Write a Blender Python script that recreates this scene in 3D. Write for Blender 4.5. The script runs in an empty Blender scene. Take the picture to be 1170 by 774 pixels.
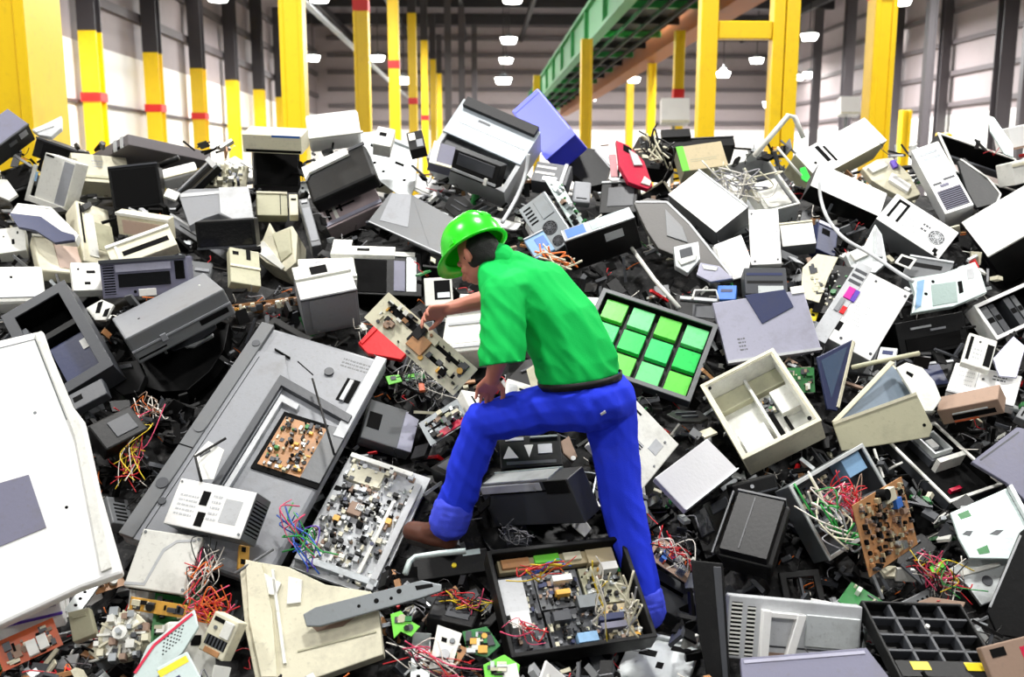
import bpy, bmesh, math, random
import numpy as np
from mathutils import Vector, Matrix, noise
from mathutils.bvhtree import BVHTree
SC = bpy.context.scene
COL = SC.collection
R = random.Random(7)

# ------------------------------------------------------------------ camera
FPX = 1100.0
CAM = Vector((0, 0, 1.9))
PITCH, YAW = math.radians(10.15), math.radians(1.8)
FWD = Vector((math.sin(YAW) * math.cos(PITCH), math.cos(YAW) * math.cos(PITCH), -math.sin(PITCH)))
RGT = Vector((math.cos(YAW), -math.sin(YAW), 0))
UPV = RGT.cross(FWD)

def ray(px, py):
    return FWD + RGT * ((px - 585) / FPX) + UPV * ((387 - py) / FPX)

def P(px, py, d):
    return CAM + ray(px, py) * d

def pix(p):
    v = p - CAM
    d = v.dot(FWD)
    return 585 + FPX * v.dot(RGT) / d, 387 - FPX * v.dot(UPV) / d, d

def cdir(r, u, t):                       # a direction given along the camera's right, up and backward axes
    return (RGT * r + UPV * u - FWD * t).normalized()

# ------------------------------------------------------------------ the slope of the heap
PROF = [(-3, 0), (1.0, 0.02), (2.6, .12), (3.5, .25), (4.3, .75), (5.2, 1.3), (6.2, 1.78), (7.0, 1.9), (8.5, 1.5), (10.5, .25), (11.5, 0), (40, 0)]
def hz(x, y):
    z = 0.0
    for (a, za), (b, zb) in zip(PROF, PROF[1:]):
        if a <= y <= b:
            z = za + (zb - za) * (y - a) / (b - a)
            break
    return z * max(0.0, min(1.0, (7.5 - abs(x)) / 1.5))

_sc = {}
def surf(px, py):                        # distance along the view axis at which the line of sight meets the slope
    k = (round(px), round(py))
    if k not in _sc:
        r = ray(px, py)
        d = 1.5
        while d < 9:
            q = CAM + r * d
            if q.z <= hz(q.x, q.y):
                break
            d += .02
        _sc[k] = min(d, 6.1)
    return _sc[k]

# ------------------------------------------------------------------ materials
def lin(c):
    return tuple((x / 12.92 if x <= .04045 else ((x + .055) / 1.055) ** 2.4) for x in c)
_m = {}
def mat(name, rgb, rough=.5, metal=0.0, dirt=.35, scale=7.0, bump=.15, emit=0, fine=60.0, var=.10, grime=None, coat=0, spec=None):
    if name in _m:
        return _m[name]
    m = bpy.data.materials.new(name)
    m.use_nodes = True
    nt = m.node_tree
    N, L = nt.nodes, nt.links
    b = N['Principled BSDF']
    c = lin(rgb)
    b.inputs['Roughness'].default_value = rough
    b.inputs['Metallic'].default_value = metal
    if spec is not None:
        b.inputs['Specular IOR Level'].default_value = spec
    if coat:
        b.inputs['Coat Weight'].default_value = coat
    tc = N.new('ShaderNodeTexCoord')
    n1 = N.new('ShaderNodeTexNoise'); n1.inputs['Scale'].default_value = scale
    n1.inputs['Detail'].default_value = 6; n1.inputs['Roughness'].default_value = .7
    L.new(tc.outputs['Object'], n1.inputs['Vector'])
    n2 = N.new('ShaderNodeTexNoise'); n2.inputs['Scale'].default_value = fine
    n2.inputs['Detail'].default_value = 3
    L.new(tc.outputs['Object'], n2.inputs['Vector'])
    ramp = N.new('ShaderNodeValToRGB')
    ramp.color_ramp.elements[0].position = .52
    ramp.color_ramp.elements[1].position = .74
    ramp.color_ramp.elements[0].color = (0, 0, 0, 1); ramp.color_ramp.elements[1].color = (1, 1, 1, 1)
    L.new(n1.outputs['Fac'], ramp.inputs['Fac'])
    r2 = N.new('ShaderNodeValToRGB')
    r2.color_ramp.elements[0].position = .6; r2.color_ramp.elements[1].position = .72
    r2.color_ramp.elements[0].color = (0, 0, 0, 1); r2.color_ramp.elements[1].color = (.6, .6, .6, 1)
    L.new(n2.outputs['Fac'], r2.inputs['Fac'])
    mx = N.new('ShaderNodeMath'); mx.operation = 'MAXIMUM'
    L.new(ramp.outputs['Color'], mx.inputs[0]); L.new(r2.outputs['Color'], mx.inputs[1])
    ml = N.new('ShaderNodeMath'); ml.operation = 'MULTIPLY'; ml.inputs[1].default_value = dirt
    L.new(mx.outputs[0], ml.inputs[0])
    oi = N.new('ShaderNodeObjectInfo')
    hs = N.new('ShaderNodeHueSaturation')
    hs.inputs['Color'].default_value = (*c, 1)
    mr = N.new('ShaderNodeMapRange'); mr.inputs['To Min'].default_value = 1 - var; mr.inputs['To Max'].default_value = 1 + var * .5
    L.new(oi.outputs['Random'], mr.inputs['Value']); L.new(mr.outputs[0], hs.inputs['Value'])
    mix = N.new('ShaderNodeMix'); mix.data_type = 'RGBA'
    L.new(ml.outputs[0], mix.inputs['Factor'])
    L.new(hs.outputs['Color'], mix.inputs['A'])
    g = grime or ((.16, .145, .12) if sum(c) / 3 > .06 else (.07, .068, .065))
    mix.inputs['B'].default_value = (*[(gg * .6 + cc * .25) for gg, cc in zip(g, c)], 1)
    L.new(mix.outputs['Result'], b.inputs['Base Color'])
    bp = N.new('ShaderNodeBump'); bp.inputs['Strength'].default_value = bump; bp.inputs['Distance'].default_value = .004
    L.new(n2.outputs['Fac'], bp.inputs['Height']); L.new(bp.outputs['Normal'], b.inputs['Normal'])
    if emit:
        b.inputs['Emission Color'].default_value = (*c, 1)
        b.inputs['Emission Strength'].default_value = emit
    _m[name] = m
    return m

WHITE = mat('white_plastic', (.90, .90, .87), .45, dirt=.5)
BRIGHT = mat('bright_white_paint', (.97, .97, .96), .35, dirt=.18, scale=4)
CREAM = mat('cream_plastic', (.86, .84, .74), .5, dirt=.5)
OLIVE = mat('olive_cream_plastic', (.72, .71, .60), .5, dirt=.4)
LGREY = mat('light_grey_plastic', (.74, .75, .76), .45, dirt=.4)
TEAL = mat('pale_teal_metal', (.78, .84, .83), .35, .25, dirt=.4)
GREY = mat('grey_plastic', (.55, .56, .58), .45, dirt=.5)
MGREY = mat('mid_grey_plastic', (.40, .41, .42), .45, dirt=.5)
DGREY = mat('dark_grey_plastic', (.25, .26, .28), .45, dirt=.5)
PGREY = mat('purple_grey_plastic', (.44, .44, .52), .45, dirt=.5)
LILAC = mat('lilac_grey_metal', (.68, .68, .75), .35, .3, dirt=.35)
BLACK = mat('black_plastic', (.045, .047, .05), .45, dirt=.2, spec=.3)
HOLLOW_BLACK = mat('dark_hollow', (.02, .02, .022), .8, dirt=.0, spec=.15)  # near-black that paints the shade in slots and hollows; also black chips
GLASS = mat('dark_screen_glass', (.03, .033, .04), .15, dirt=.15, spec=.35)
STEEL = mat('galvanised_steel', (.70, .72, .73), .35, .75, dirt=.4, scale=12)
DSTEEL = mat('dull_steel', (.50, .52, .53), .4, .7, dirt=.45)
PALEMET = mat('pale_sheet_metal', (.82, .84, .84), .4, .35, dirt=.45)
RED = mat('red_plastic', (.86, .10, .13), .4, dirt=.25)
PINK = mat('crimson_plastic', (.80, .07, .25), .4, dirt=.3)
MAGENTA = mat('magenta_plastic', (.85, .15, .65), .4, dirt=.1)
VIOLET = mat('violet_plastic', (.38, .26, .70), .4, dirt=.1)
BLUE = mat('blue_plastic', (.20, .42, .75), .4, dirt=.3)
SKYBLUE = mat('clear_blue_plastic', (.55, .70, .84), .2, dirt=.4)
NAVY = mat('navy_plastic', (.17, .20, .34), .4, dirt=.3)
BIN = mat('blue_bin_plastic', (.42, .45, .92), .45, dirt=.15)
GREEN = mat('circuit_green', (.14, .48, .22), .4, dirt=.4)
LIME = mat('lime_green', (.45, .85, .25), .45, dirt=.35)
COPPER = mat('bare_copper_board', (.72, .52, .34), .45, dirt=.55, scale=16)
ORANGE = mat('orange_board', (.80, .36, .18), .45, dirt=.5, scale=14)
AMBER = mat('amber_board', (.90, .68, .28), .45, dirt=.4, scale=14)
YELLOW = mat('yellow_plastic', (.93, .83, .15), .4, dirt=.25)
BROWN = mat('brown_cardboard', (.60, .50, .43), .7, dirt=.4)
TAN = mat('tan_board', (.76, .70, .56), .6, dirt=.4)
PAPER = mat('white_paper_label', (.92, .92, .90), .6, dirt=.2)
RUBBER = mat('dark_rubber', (.09, .09, .10), .6, dirt=.3)

# ------------------------------------------------------------------ mesh building
class MB:
    PRE = None
    def __init__(s):
        s.v, s.f, s.mi, s.mats, s.sm = [], [], [], [], []
    def _m(s, m):
        if m not in s.mats:
            s.mats.append(m)
        return s.mats.index(m)
    def add(s, vs, fs, m, smooth=False):
        k = len(s.v)
        s.v += [tuple(x) for x in vs]
        i = s._m(m)
        for f in fs:
            s.f.append([k + a for a in f]); s.mi.append(i); s.sm.append(smooth)
        return s
    def box(s, lo, hi, m, M=None):
        x0, y0, z0 = lo; x1, y1, z1 = hi
        vs = [Vector(c) for c in ((x0, y0, z0), (x1, y0, z0), (x1, y1, z0), (x0, y1, z0), (x0, y0, z1), (x1, y0, z1), (x1, y1, z1), (x0, y1, z1))]
        if M is not None:
            vs = [M @ v for v in vs]
        return s.add(vs, [(0, 3, 2, 1), (4, 5, 6, 7), (0, 1, 5, 4), (1, 2, 6, 5), (2, 3, 7, 6), (3, 0, 4, 7)], m)
    def prism(s, poly, z0, z1, m, M=None, mside=None):
        a = sum(p[0] * q[1] - q[0] * p[1] for p, q in zip(poly, poly[1:] + poly[:1]))
        if a < 0:
            poly = poly[::-1]
        n = len(poly)
        vs = [Vector((x, y, z0)) for x, y in poly] + [Vector((x, y, z1)) for x, y in poly]
        if M is not None:
            vs = [M @ v for v in vs]
        s.add(vs, [tuple(range(n, 2 * n))], m)
        k = len(s.v) - 2 * n
        i = s._m(mside or m)
        s.f.append([k + n - 1 - a for a in range(n)]); s.mi.append(i); s.sm.append(False)
        for a in range(n):
            b = (a + 1) % n
            s.f.append([k + a, k + b, k + n + b, k + n + a]); s.mi.append(i); s.sm.append(False)
        return s
    def ring(s, outer, inner, z0, z1, m):        # a frame between two polygons of equal length
        n = len(outer)
        vs = [Vector((x, y, z)) for z in (z0, z1) for pl in (outer, inner) for x, y in pl]
        fs = []
        for a in range(n):
            b = (a + 1) % n
            fs += [(2 * n + a, 2 * n + b, 3 * n + b, 3 * n + a), (b, a, n + a, n + b), (a, b, 2 * n + b, 2 * n + a), (n + b, n + a, 3 * n + a, 3 * n + b)]
        return s.add(vs, fs, m)
    def cyl(s, c, r, z0, z1, m, n=16, M=None, r2=None):
        r2 = r if r2 is None else r2
        vs = [Vector((c[0] + math.cos(6.28318 * a / n) * rr, c[1] + math.sin(6.28318 * a / n) * rr, z)) for z, rr in ((z0, r), (z1, r2)) for a in range(n)]
        if M is not None:
            vs = [M @ v for v in vs]
        fs = [tuple(range(n - 1, -1, -1)), tuple(range(n, 2 * n))] + [(a, (a + 1) % n, n + (a + 1) % n, n + a) for a in range(n)]
        return s.add(vs, fs, m)
    def annulus(s, c, r0, r1, z0, z1, m, n=20):
        o = [(c[0] + math.cos(6.28318 * a / n) * r1, c[1] + math.sin(6.28318 * a / n) * r1) for a in range(n)]
        i = [(c[0] + math.cos(6.28318 * a / n) * r0, c[1] + math.sin(6.28318 * a / n) * r0) for a in range(n)]
        return s.ring(o, i, z0, z1, m)
    def tube(s, pts, r, m, n=6, closed=False):
        pts = [Vector(p) for p in pts]
        k = len(pts)
        vs = []
        up = Vector((.31, .22, .92)).normalized()
        for i, p in enumerate(pts):
            t = (pts[min(i + 1, k - 1)] - pts[max(i - 1, 0)])
            t = t.normalized() if t.length > 1e-9 else Vector((0, 0, 1))
            a = t.cross(up)
            if a.length < 1e-3:
                a = t.cross(Vector((1, 0, 0)))
            a.normalize()
            b = t.cross(a)
            rr = r[i] if isinstance(r, (list, tuple)) else r
            vs += [p + (a * math.cos(6.28318 * j / n) + b * math.sin(6.28318 * j / n)) * rr for j in range(n)]
        fs = [(i * n + j, (i + 1) * n + j, (i + 1) * n + (j + 1) % n, i * n + (j + 1) % n) for i in range(k - 1) for j in range(n)]
        fs += [tuple(range(n)), tuple((k - 1) * n + j for j in range(n - 1, -1, -1))]
        return s.add(vs, fs, m, True)
    def build(s, name, parent=None, bevel=0, seg=2, at=None):
        me = bpy.data.meshes.new(name)
        if MB.PRE is not None:
            s.v = [tuple(MB.PRE @ Vector(v)) for v in s.v]
        me.from_pydata(s.v, [], s.f)
        for m in s.mats:
            me.materials.append(m)
        me.polygons.foreach_set('material_index', s.mi)
        me.polygons.foreach_set('use_smooth', s.sm)
        me.update()
        o = bpy.data.objects.new(name, me)
        COL.objects.link(o)
        if parent is not None:
            o.parent = parent
        if at is not None:
            o.matrix_world = at
        if bevel:
            b = o.modifiers.new('soft_edge', 'BEVEL')
            b.width = bevel; b.segments = seg; b.limit_method = 'ANGLE'; b.angle_limit = math.radians(40)
            b.use_clamp_overlap = True
        return o

def tag(o, label, cat, group=None, kind=None):
    if label: o['label'] = label
    if cat: o['category'] = cat
    if group: o['group'] = group
    if kind: o['kind'] = kind
    return o

def empty(name, M):
    o = bpy.data.objects.new(name, None)
    o.empty_display_size = .05
    COL.objects.link(o)
    o.matrix_world = M
    return o

# ------------------------------------------------------------------ fitting a rectangle seen in perspective
class Fr:
    """a rectangular face: M maps x along its width, y up (0 to -H), z outward"""
    pass

def mkframe(O, U, V):
    f = Fr()
    x = U.normalized()
    Vp = V - x * V.dot(x)
    y = -Vp.normalized()
    z = x.cross(y)
    f.W, f.H = U.length, Vp.length
    M = Matrix.Identity(4)
    for i in range(3):
        M[i][0], M[i][1], M[i][2], M[i][3] = x[i], y[i], z[i], O[i]
    f.M, f.x, f.y, f.z, f.O = M, x, y, z, O
    return f

def fit(p0, pU, pV, hint=(0, .6, .8), d=4.0, wn=.35):
    n = cdir(*hint)
    cx, cy = (pU[0] + pV[0]) / 2, (pU[1] + pV[1]) / 2
    C = P(cx, cy, d)
    def dpl(p):
        r = ray(*p)
        k = r.dot(n)
        if k > -.12: k = -.12
        return max(d * .75, min(d * 1.3, (C - CAM).dot(n) / k))
    D = np.array([dpl(p0), dpl(pU), dpl(pV)])
    D0 = D.copy()
    def res(D):
        O, A, B = P(*p0, D[0]), P(*pU, D[1]), P(*pV, D[2])
        u, v = A - O, B - O
        L = max(u.length, v.length)
        return np.array([3 * u.dot(v) / (u.length * v.length), *(wn * (D - D0) / L), 20 * ((D[1] + D[2]) / 2 - d) / L])
    for _ in range(12):
        r0 = res(D)
        J = np.zeros((5, 3))
        for i in range(3):
            e = D.copy(); e[i] += 1e-4
            J[:, i] = (res(e) - r0) / 1e-4
        st = np.linalg.lstsq(J, -r0, rcond=None)[0]
        D = D + np.clip(st, -.08, .08)
    O, A, B = P(*p0, D[0]), P(*pU, D[1]), P(*pV, D[2])
    return mkframe(O, A - O, B - O)

def hint3(p0, pU, pV, pT):
    """outward normal of the face from the picture directions of three square edges; also the depth edge's true/picture length"""
    u = (pU[0] - p0[0], -(pU[1] - p0[1])); v = (pV[0] - p0[0], -(pV[1] - p0[1])); t = (pT[0] - p0[0], -(pT[1] - p0[1]))
    dot = lambda a, b: a[0] * b[0] + a[1] * b[1]
    uv, ut, vt = dot(u, v), dot(u, t), dot(v, t)
    lt = math.hypot(*t)
    q = -(ut * vt) / uv if abs(uv) > 1e-6 else -1
    if q > 0 and .12 * lt < math.sqrt(q) < 4 * lt:
        c = math.sqrt(q)
    else:
        c = lt * 1.3
    L = math.hypot(lt, c)
    return (-t[0] / L, -t[1] / L, c / L), L

PLACED = []            # (bvh, centre, radius, inverse, half sizes)
def hull_of(M, lo, hi):
    vs = [M @ Vector((x, y, z)) for x in (lo[0], hi[0]) for y in (lo[1], hi[1]) for z in (lo[2], hi[2])]
    fs = [(0, 1, 3, 2), (4, 6, 7, 5), (0, 4, 5, 1), (2, 3, 7, 6), (0, 2, 6, 4), (1, 5, 7, 3)]
    c = sum(vs, Vector()) / 8
    return dict(b=BVHTree.FromPolygons(vs, fs), c=c, r=max((v - c).length for v in vs), inv=M.inverted(), lo=Vector(lo), hi=Vector(hi), vs=vs, fs=fs)
def inside(h, p, e=0.0):
    q = h['inv'] @ p
    return all(h['lo'][i] - e < q[i] < h['hi'][i] + e for i in range(3))
def clash(h, skip=()):
    for g in PLACED:
        if (g['c'] - h['c']).length > g['r'] + h['r']:
            continue
        if g['b'].overlap(h['b']) or inside(g, h['c']) or inside(h, g['c']):
            return True
    return False
def settle(mk, step=.03, most=.5, off=0.0):
    """move an object into the heap, away from the lens, until it no longer cuts through those already standing in front"""
    k = 0.0
    while True:
        f, lo, hi = mk(off + k)
        h = hull_of(f.M, lo, hi)
        if k >= most or not clash(h):
            PLACED.append(h)
            return f, h
        k += step

# ------------------------------------------------------------------ details on faces
def face_axes(f, T, face):
    W, H = f.W, f.H
    X, Y, Z = Vector((1, 0, 0)), Vector((0, 1, 0)), Vector((0, 0, 1))
    return {'f': (Vector((0, 0, 0)), X, W, -Y, H), 'i': (Vector((0, 0, -T + .004)), X, W, -Y, H), 't': (Vector((0, 0, -T)), X, W, Z, T), 'b': (Vector((0, -H, 0)), X, W, -Z, T),
            'r': (Vector((W, 0, 0)), -Z, T, -Y, H), 'l': (Vector((0, 0, -T)), Z, T, -Y, H)}[face]

PARTNAME = dict(slot='slot', vent='vent', label='sticker', fan='fan_grille', bay='drive_bay', port='port', panel='panel', window='window', screw='screw_head', hole='hole',
                lip='lip', rib='rib', disc='disc', rows='label_text', frame='frame', board='circuit_board', dots='perforation', knob='knob', handle='handle', bar='bar', foot='foot', ridge='ridge', cut='cutout')

def add_feats(root, f, T, feats, base, rng):
    """kind, (u0, v0, u1, v1) or longer polygon of (u, v), material, face, height"""
    for ft in feats:
        kind, q = ft[0], ft[1]
        m = ft[2] if len(ft) > 2 and ft[2] else {'slot': HOLLOW_BLACK, 'hole': HOLLOW_BLACK, 'cut': HOLLOW_BLACK, 'vent': HOLLOW_BLACK, 'label': PAPER, 'fan': DGREY, 'bay': base, 'port': DGREY, 'panel': base, 'window': GLASS, 'screw': DSTEEL, 'rows': DGREY, 'dots': HOLLOW_BLACK}.get(kind, base)
        face = ft[3] if len(ft) > 3 and ft[3] else 'f'
        hgt = ft[4] if len(ft) > 4 else {'slot': .0015, 'hole': .0015, 'cut': .0015, 'vent': .003, 'label': .001, 'bay': .006, 'port': .006, 'panel': .004, 'window': .003, 'lip': .014, 'rib': .01, 'bar': .014, 'foot': .02, 'ridge': .008, 'handle': .02}.get(kind, .004)
        nm = PARTNAME[kind]
        o, eu, lu, ev, lv = face_axes(f, T, face)
        n = eu.cross(ev)
        n = -n if face in 'fi' else n
        nn = {'f': Vector((0, 0, 1)), 'i': Vector((0, 0, 1)), 't': Vector((0, 1, 0)), 'b': Vector((0, -1, 0)), 'r': Vector((1, 0, 0)), 'l': Vector((-1, 0, 0))}[face]
        Mx = Matrix.Identity(4)
        for i in range(3):
            Mx[i][0], Mx[i][1], Mx[i][2], Mx[i][3] = eu[i], ev[i], nn[i], o[i]
        mb = MB()
        if isinstance(q[0], tuple):
            poly = [(a * lu, b * lv) for a, b in q]
            us = [a for a, b in q]; vs = [b for a, b in q]
            u0, u1, v0, v1 = min(us), max(us), min(vs), max(vs)
        else:
            u0, v0, u1, v1 = q
            poly = [(u0 * lu, v0 * lv), (u1 * lu, v0 * lv), (u1 * lu, v1 * lv), (u0 * lu, v1 * lv)]
        x0, x1, y0, y1 = u0 * lu, u1 * lu, v0 * lv, v1 * lv
        cx, cy = (x0 + x1) / 2, (y0 + y1) / 2
        rr = min(abs(x1 - x0), abs(y1 - y0)) / 2
        e = -.002
        if kind in ('slot', 'label', 'panel', 'window', 'bay', 'port', 'hole', 'lip', 'rib', 'bar', 'foot', 'ridge', 'handle', 'cut'):
            mb.prism(poly, e, hgt, m, Mx)
            if kind == 'bay':
                mb.prism([(x0 + (x1 - x0) * .08, cy - .1 * (y1 - y0)), (x1 - (x1 - x0) * .08, cy - .1 * (y1 - y0)), (x1 - (x1 - x0) * .08, cy + .08 * (y1 - y0)), (x0 + (x1 - x0) * .08, cy + .08 * (y1 - y0))], hgt, hgt + .001, HOLLOW_BLACK, Mx)
            mb.build(nm, root, .0015 if kind in ('panel', 'bay', 'lip', 'rib', 'port', 'bar', 'foot') else 0, 1)
        elif kind == 'vent':
            mb.prism(poly, e, .001, HOLLOW_BLACK, Mx)
            ns = max(3, min(14, int(max(abs(x1 - x0), abs(y1 - y0)) / .014)))
            long_x = abs(x1 - x0) > abs(y1 - y0)
            for a in range(ns):
                k0, k1 = (a + .25) / ns, (a + .7) / ns
                if long_x:
                    mb.prism([(x0 + (x1 - x0) * k0, y0), (x0 + (x1 - x0) * k1, y0), (x0 + (x1 - x0) * k1, y1), (x0 + (x1 - x0) * k0, y1)], .001, hgt, m if m is not HOLLOW_BLACK else base, Mx)
                else:
                    mb.prism([(x0, y0 + (y1 - y0) * k0), (x1, y0 + (y1 - y0) * k0), (x1, y0 + (y1 - y0) * k1), (x0, y0 + (y1 - y0) * k1)], .001, hgt, m if m is not HOLLOW_BLACK else base, Mx)
            mb.build(nm, root)
        elif kind == 'fan':
            mb.cyl((cx, cy), rr, e, .001, HOLLOW_BLACK, 22, Mx)
            for k in (.25, .5, .75, 1.0):
                b2 = MB(); b2.annulus((cx, cy), rr * (k - .1), rr * k, .001, .004, m)
                mb.add([Mx @ Vector(v) for v in b2.v], b2.f, m)
            for a in range(4):
                c, s_ = math.cos(a * .785), math.sin(a * .785)
                w = rr * .05
                mb.prism([(cx - c * rr - s_ * w, cy - s_ * rr + c * w), (cx - c * rr + s_ * w, cy - s_ * rr - c * w), (cx + c * rr + s_ * w, cy + s_ * rr - c * w), (cx + c * rr - s_ * w, cy + s_ * rr + c * w)], .001, .0045, m, Mx)
            mb.cyl((cx, cy), rr * .28, .001, .006, m, 14, Mx)
            mb.build(nm, root)
        elif kind in ('screw', 'disc', 'knob'):
            mb.cyl((cx, cy), rr, e, hgt, m, 18, Mx)
            mb.build(nm, root)
        elif kind == 'rows':
            for a in range(int(ft[5]) if len(ft) > 5 else 4):
                nrow = int(ft[5]) if len(ft) > 5 else 4
                yy = y0 + (y1 - y0) * (a + .2) / nrow
                x = x0
                while x < x1 - .004:
                    w = min(rng.uniform(.004, .02), x1 - x)
                    mb.prism([(x, yy), (x + w, yy), (x + w, yy + (y1 - y0) * .4 / nrow), (x, yy + (y1 - y0) * .4 / nrow)], 0, .0012, m, Mx)
                    x += w + .004
            mb.build(nm, root)
        elif kind == 'dots':
            nx, ny = (ft[5] if len(ft) > 5 else (6, 6))
            for a in range(nx):
                for b in range(ny):
                    r_ = min(abs(x1 - x0) / nx, abs(y1 - y0) / ny) * .28
                    mb.cyl((x0 + (x1 - x0) * (a + .5) / nx, y0 + (y1 - y0) * (b + .5) / ny), r_, e, .0012, m, 8, Mx)
            mb.build(nm, root)
        elif kind == 'frame':
            t = ft[5] if len(ft) > 5 else .012
            sx, sy = (1 if x1 > x0 else -1), (1 if y1 > y0 else -1)
            b2 = MB(); b2.ring(poly, [(x0 + t * sx, y0 + t * sy), (x1 - t * sx, y0 + t * sy), (x1 - t * sx, y1 - t * sy), (x0 + t * sx, y1 - t * sy)], e, hgt, m)
            mb.add([Mx @ Vector(v) for v in b2.v], b2.f, m)
            mb.build(nm, root)
        elif kind == 'board':
            base_m, n_ = m, (ft[5] if len(ft) > 5 else 26)
            mb.prism(poly, e, hgt, base_m, Mx)
            bo = mb.build(nm, root)
            scatter(bo, (x0, y0, x1, y1), hgt, int(n_ * 2.2), rng, Mx, hmax=.022, smax=.022, pal=DARKCHIPS if base_m in (DGREY, MGREY, BLACK) else CHIPS)

CHIPS = [BLACK, BLACK, HOLLOW_BLACK, DGREY, DGREY, PALEMET, WHITE, AMBER, GREEN, CREAM, STEEL, BROWN, DGREY, MGREY, OLIVE, BLACK]
DARKCHIPS = [BLACK, BLACK, HOLLOW_BLACK, DGREY, DGREY, MGREY, GREY, DSTEEL, CREAM, OLIVE, NAVY, BROWN]
def scatter(parent, rect, z, n, rng, Mx=None, hmax=.03, pal=CHIPS, smin=.006, smax=.035, name='component_scatter', big=None):
    """the small parts soldered on a board: one part; the largest few are parts of their own"""
    x0, y0, x1, y1 = rect
    mb = MB()
    for _ in range(n):
        w, l = rng.uniform(smin, smax), rng.uniform(smin, smax)
        x, y = rng.uniform(min(x0, x1), max(x0, x1) - w), rng.uniform(min(y0, y1), max(y0, y1) - l)
        h = z + rng.uniform(.003, hmax)
        m = rng.choice(pal)
        if rng.random() < .3:
            mb.cyl((x + w / 2, y + l / 2), min(w, l) / 2, z - .001, h, m, 10, Mx)
        else:
            mb.box((x, y, z - .001), (x + w, y + l, h), m, Mx)
    o = mb.build(name, parent)
    o['kind'] = 'stuff'
    return o

# ------------------------------------------------------------------ boxes and plates
def bx(name, label, cat, p0, pU, pV, T=.1, m=WHITE, feats=(), hint=(0, .6, .8), pT=None, off=0.0, d=None, sides=None, top=None, bev=.005, group=None, wn=.35, push=True, most=.5, body='body', taper=None):
    """a closed case: its front face fitted to three corners"""
    rng = random.Random(sum(map(ord, label)) * 7 + 13)
    cx, cy = (pU[0] + pV[0]) / 2, (pU[1] + pV[1]) / 2
    if pT:
        hint, Lt = hint3(p0, pU, pV, pT)
    d0 = d if d else surf(cx, cy) - T * .25
    def mk(o):
        f = fit(p0, pU, pV, hint, d0 + o, wn)
        TT = Lt * (d0 + o) / FPX if pT else T
        f.T = TT
        return f, (0, -f.H, -TT), (f.W, 0, 0)
    f, h = settle(mk, off=off, most=most if push else 0)
    T = f.T
    c = f.M @ Vector((f.W / 2, -f.H / 2, -T))
    RM = f.M.copy(); RM.translation = c
    loc = Matrix.Translation((-f.W / 2, f.H / 2, T))
    mb = MB()
    tp = taper or 0
    fr = [(0, -f.H), (f.W, -f.H), (f.W, 0), (0, 0)]
    a, b_ = tp * f.W / 2, tp * f.H / 2
    bk = [(a, -f.H + b_), (f.W - a, -f.H + b_), (f.W - a, -b_), (a, -b_)]
    vs = [(x, y, -T) for x, y in bk] + [(x, y, 0) for x, y in fr]
    mb.add(vs, [(4, 5, 6, 7)], m)
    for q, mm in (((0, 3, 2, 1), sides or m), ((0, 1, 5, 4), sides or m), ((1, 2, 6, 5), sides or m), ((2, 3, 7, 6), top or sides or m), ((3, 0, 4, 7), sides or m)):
        mb.f.append(list(q)); mb.mi.append(mb._m(mm)); mb.sm.append(False)
    MB.PRE = loc
    bev = min(bev, f.W * .12, f.H * .12, T * .3)
    if not feats:
        o = mb.build(name, None, bev, at=RM)
        MB.PRE = None
        tag(o, label, cat, group)
        return o, f
    root = empty(name, RM)
    tag(root, label, cat, group)
    mb.build(body, root, bev)
    MB.PRE = loc
    add_feats(root, f, T, feats, m, rng)
    MB.PRE = None
    return root, f

def openbox(name, label, cat, p0, pU, pV, T=.15, m=WHITE, feats=(), hint=(0, .7, .7), pT=None, off=0.0, d=None, wall=.008, inner=None, floor=True, bev=.002, rim=.0, group=None, wn=.35, rim_m=None, most=.5):
    """an open case: the rim fitted to three corners, walls and floor behind it; inner details use face 'i'"""
    rng = random.Random(sum(map(ord, label)) * 5 + 3)
    cx, cy = (pU[0] + pV[0]) / 2, (pU[1] + pV[1]) / 2
    if pT:
        hint, Lt = hint3(p0, pU, pV, pT)
    d0 = d if d else surf(cx, cy) - T * .25
    def mk(o):
        f = fit(p0, pU, pV, hint, d0 + o, wn)
        TT = Lt * (d0 + o) / FPX if pT else T
        f.T = TT
        return f, (0, -f.H, -TT), (f.W, 0, 0)
    f, h = settle(mk, off=off, most=most)
    T = f.T
    RM = f.M.copy(); RM.translation = f.M @ Vector((f.W / 2, -f.H / 2, -T))
    MB.PRE = Matrix.Translation((-f.W / 2, f.H / 2, T))
    root = empty(name, RM)
    tag(root, label, cat, group)
    W, H, w = f.W, f.H, wall
    mb = MB()
    O = [(0, -H), (W, -H), (W, 0), (0, 0)]
    I = [(w, -H + w), (W - w, -H + w), (W - w, -w), (w, -w)]
    mb.ring(O, I, -T, 0, m)
    mb.build('shell', root, bev, 1)
    if floor:
        fl = MB()
        fl.box((w * .5, -H + w * .5, -T + .0005), (W - w * .5, -w * .5, -T + .004), inner or m)
        fl.build('inner_panel', root)
    if inner:
        li = MB()
        e = .0015
        li.ring([(w - .0002, -H + w - .0002), (W - w + .0002, -H + w - .0002), (W - w + .0002, -w + .0002), (w - .0002, -w + .0002)], [(w + e, -H + w + e), (W - w - e, -H + w + e), (W - w - e, -w - e), (w + e, -w - e)], -T + .004, -.004, inner)
        li.build('lining', root)
    if rim:
        rm = MB()
        r2 = rim
        rm.ring([(-.004, -H - .004), (W + .004, -H - .004), (W + .004, .004), (-.004, .004)], [(r2, -H + r2), (W - r2, -H + r2), (W - r2, -r2), (r2, -r2)], -.006, .004, rim_m or m)
        rm.build('rim', root, .0015, 1)
    add_feats(root, f, T, feats, m, rng)
    MB.PRE = None
    return root, f

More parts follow.
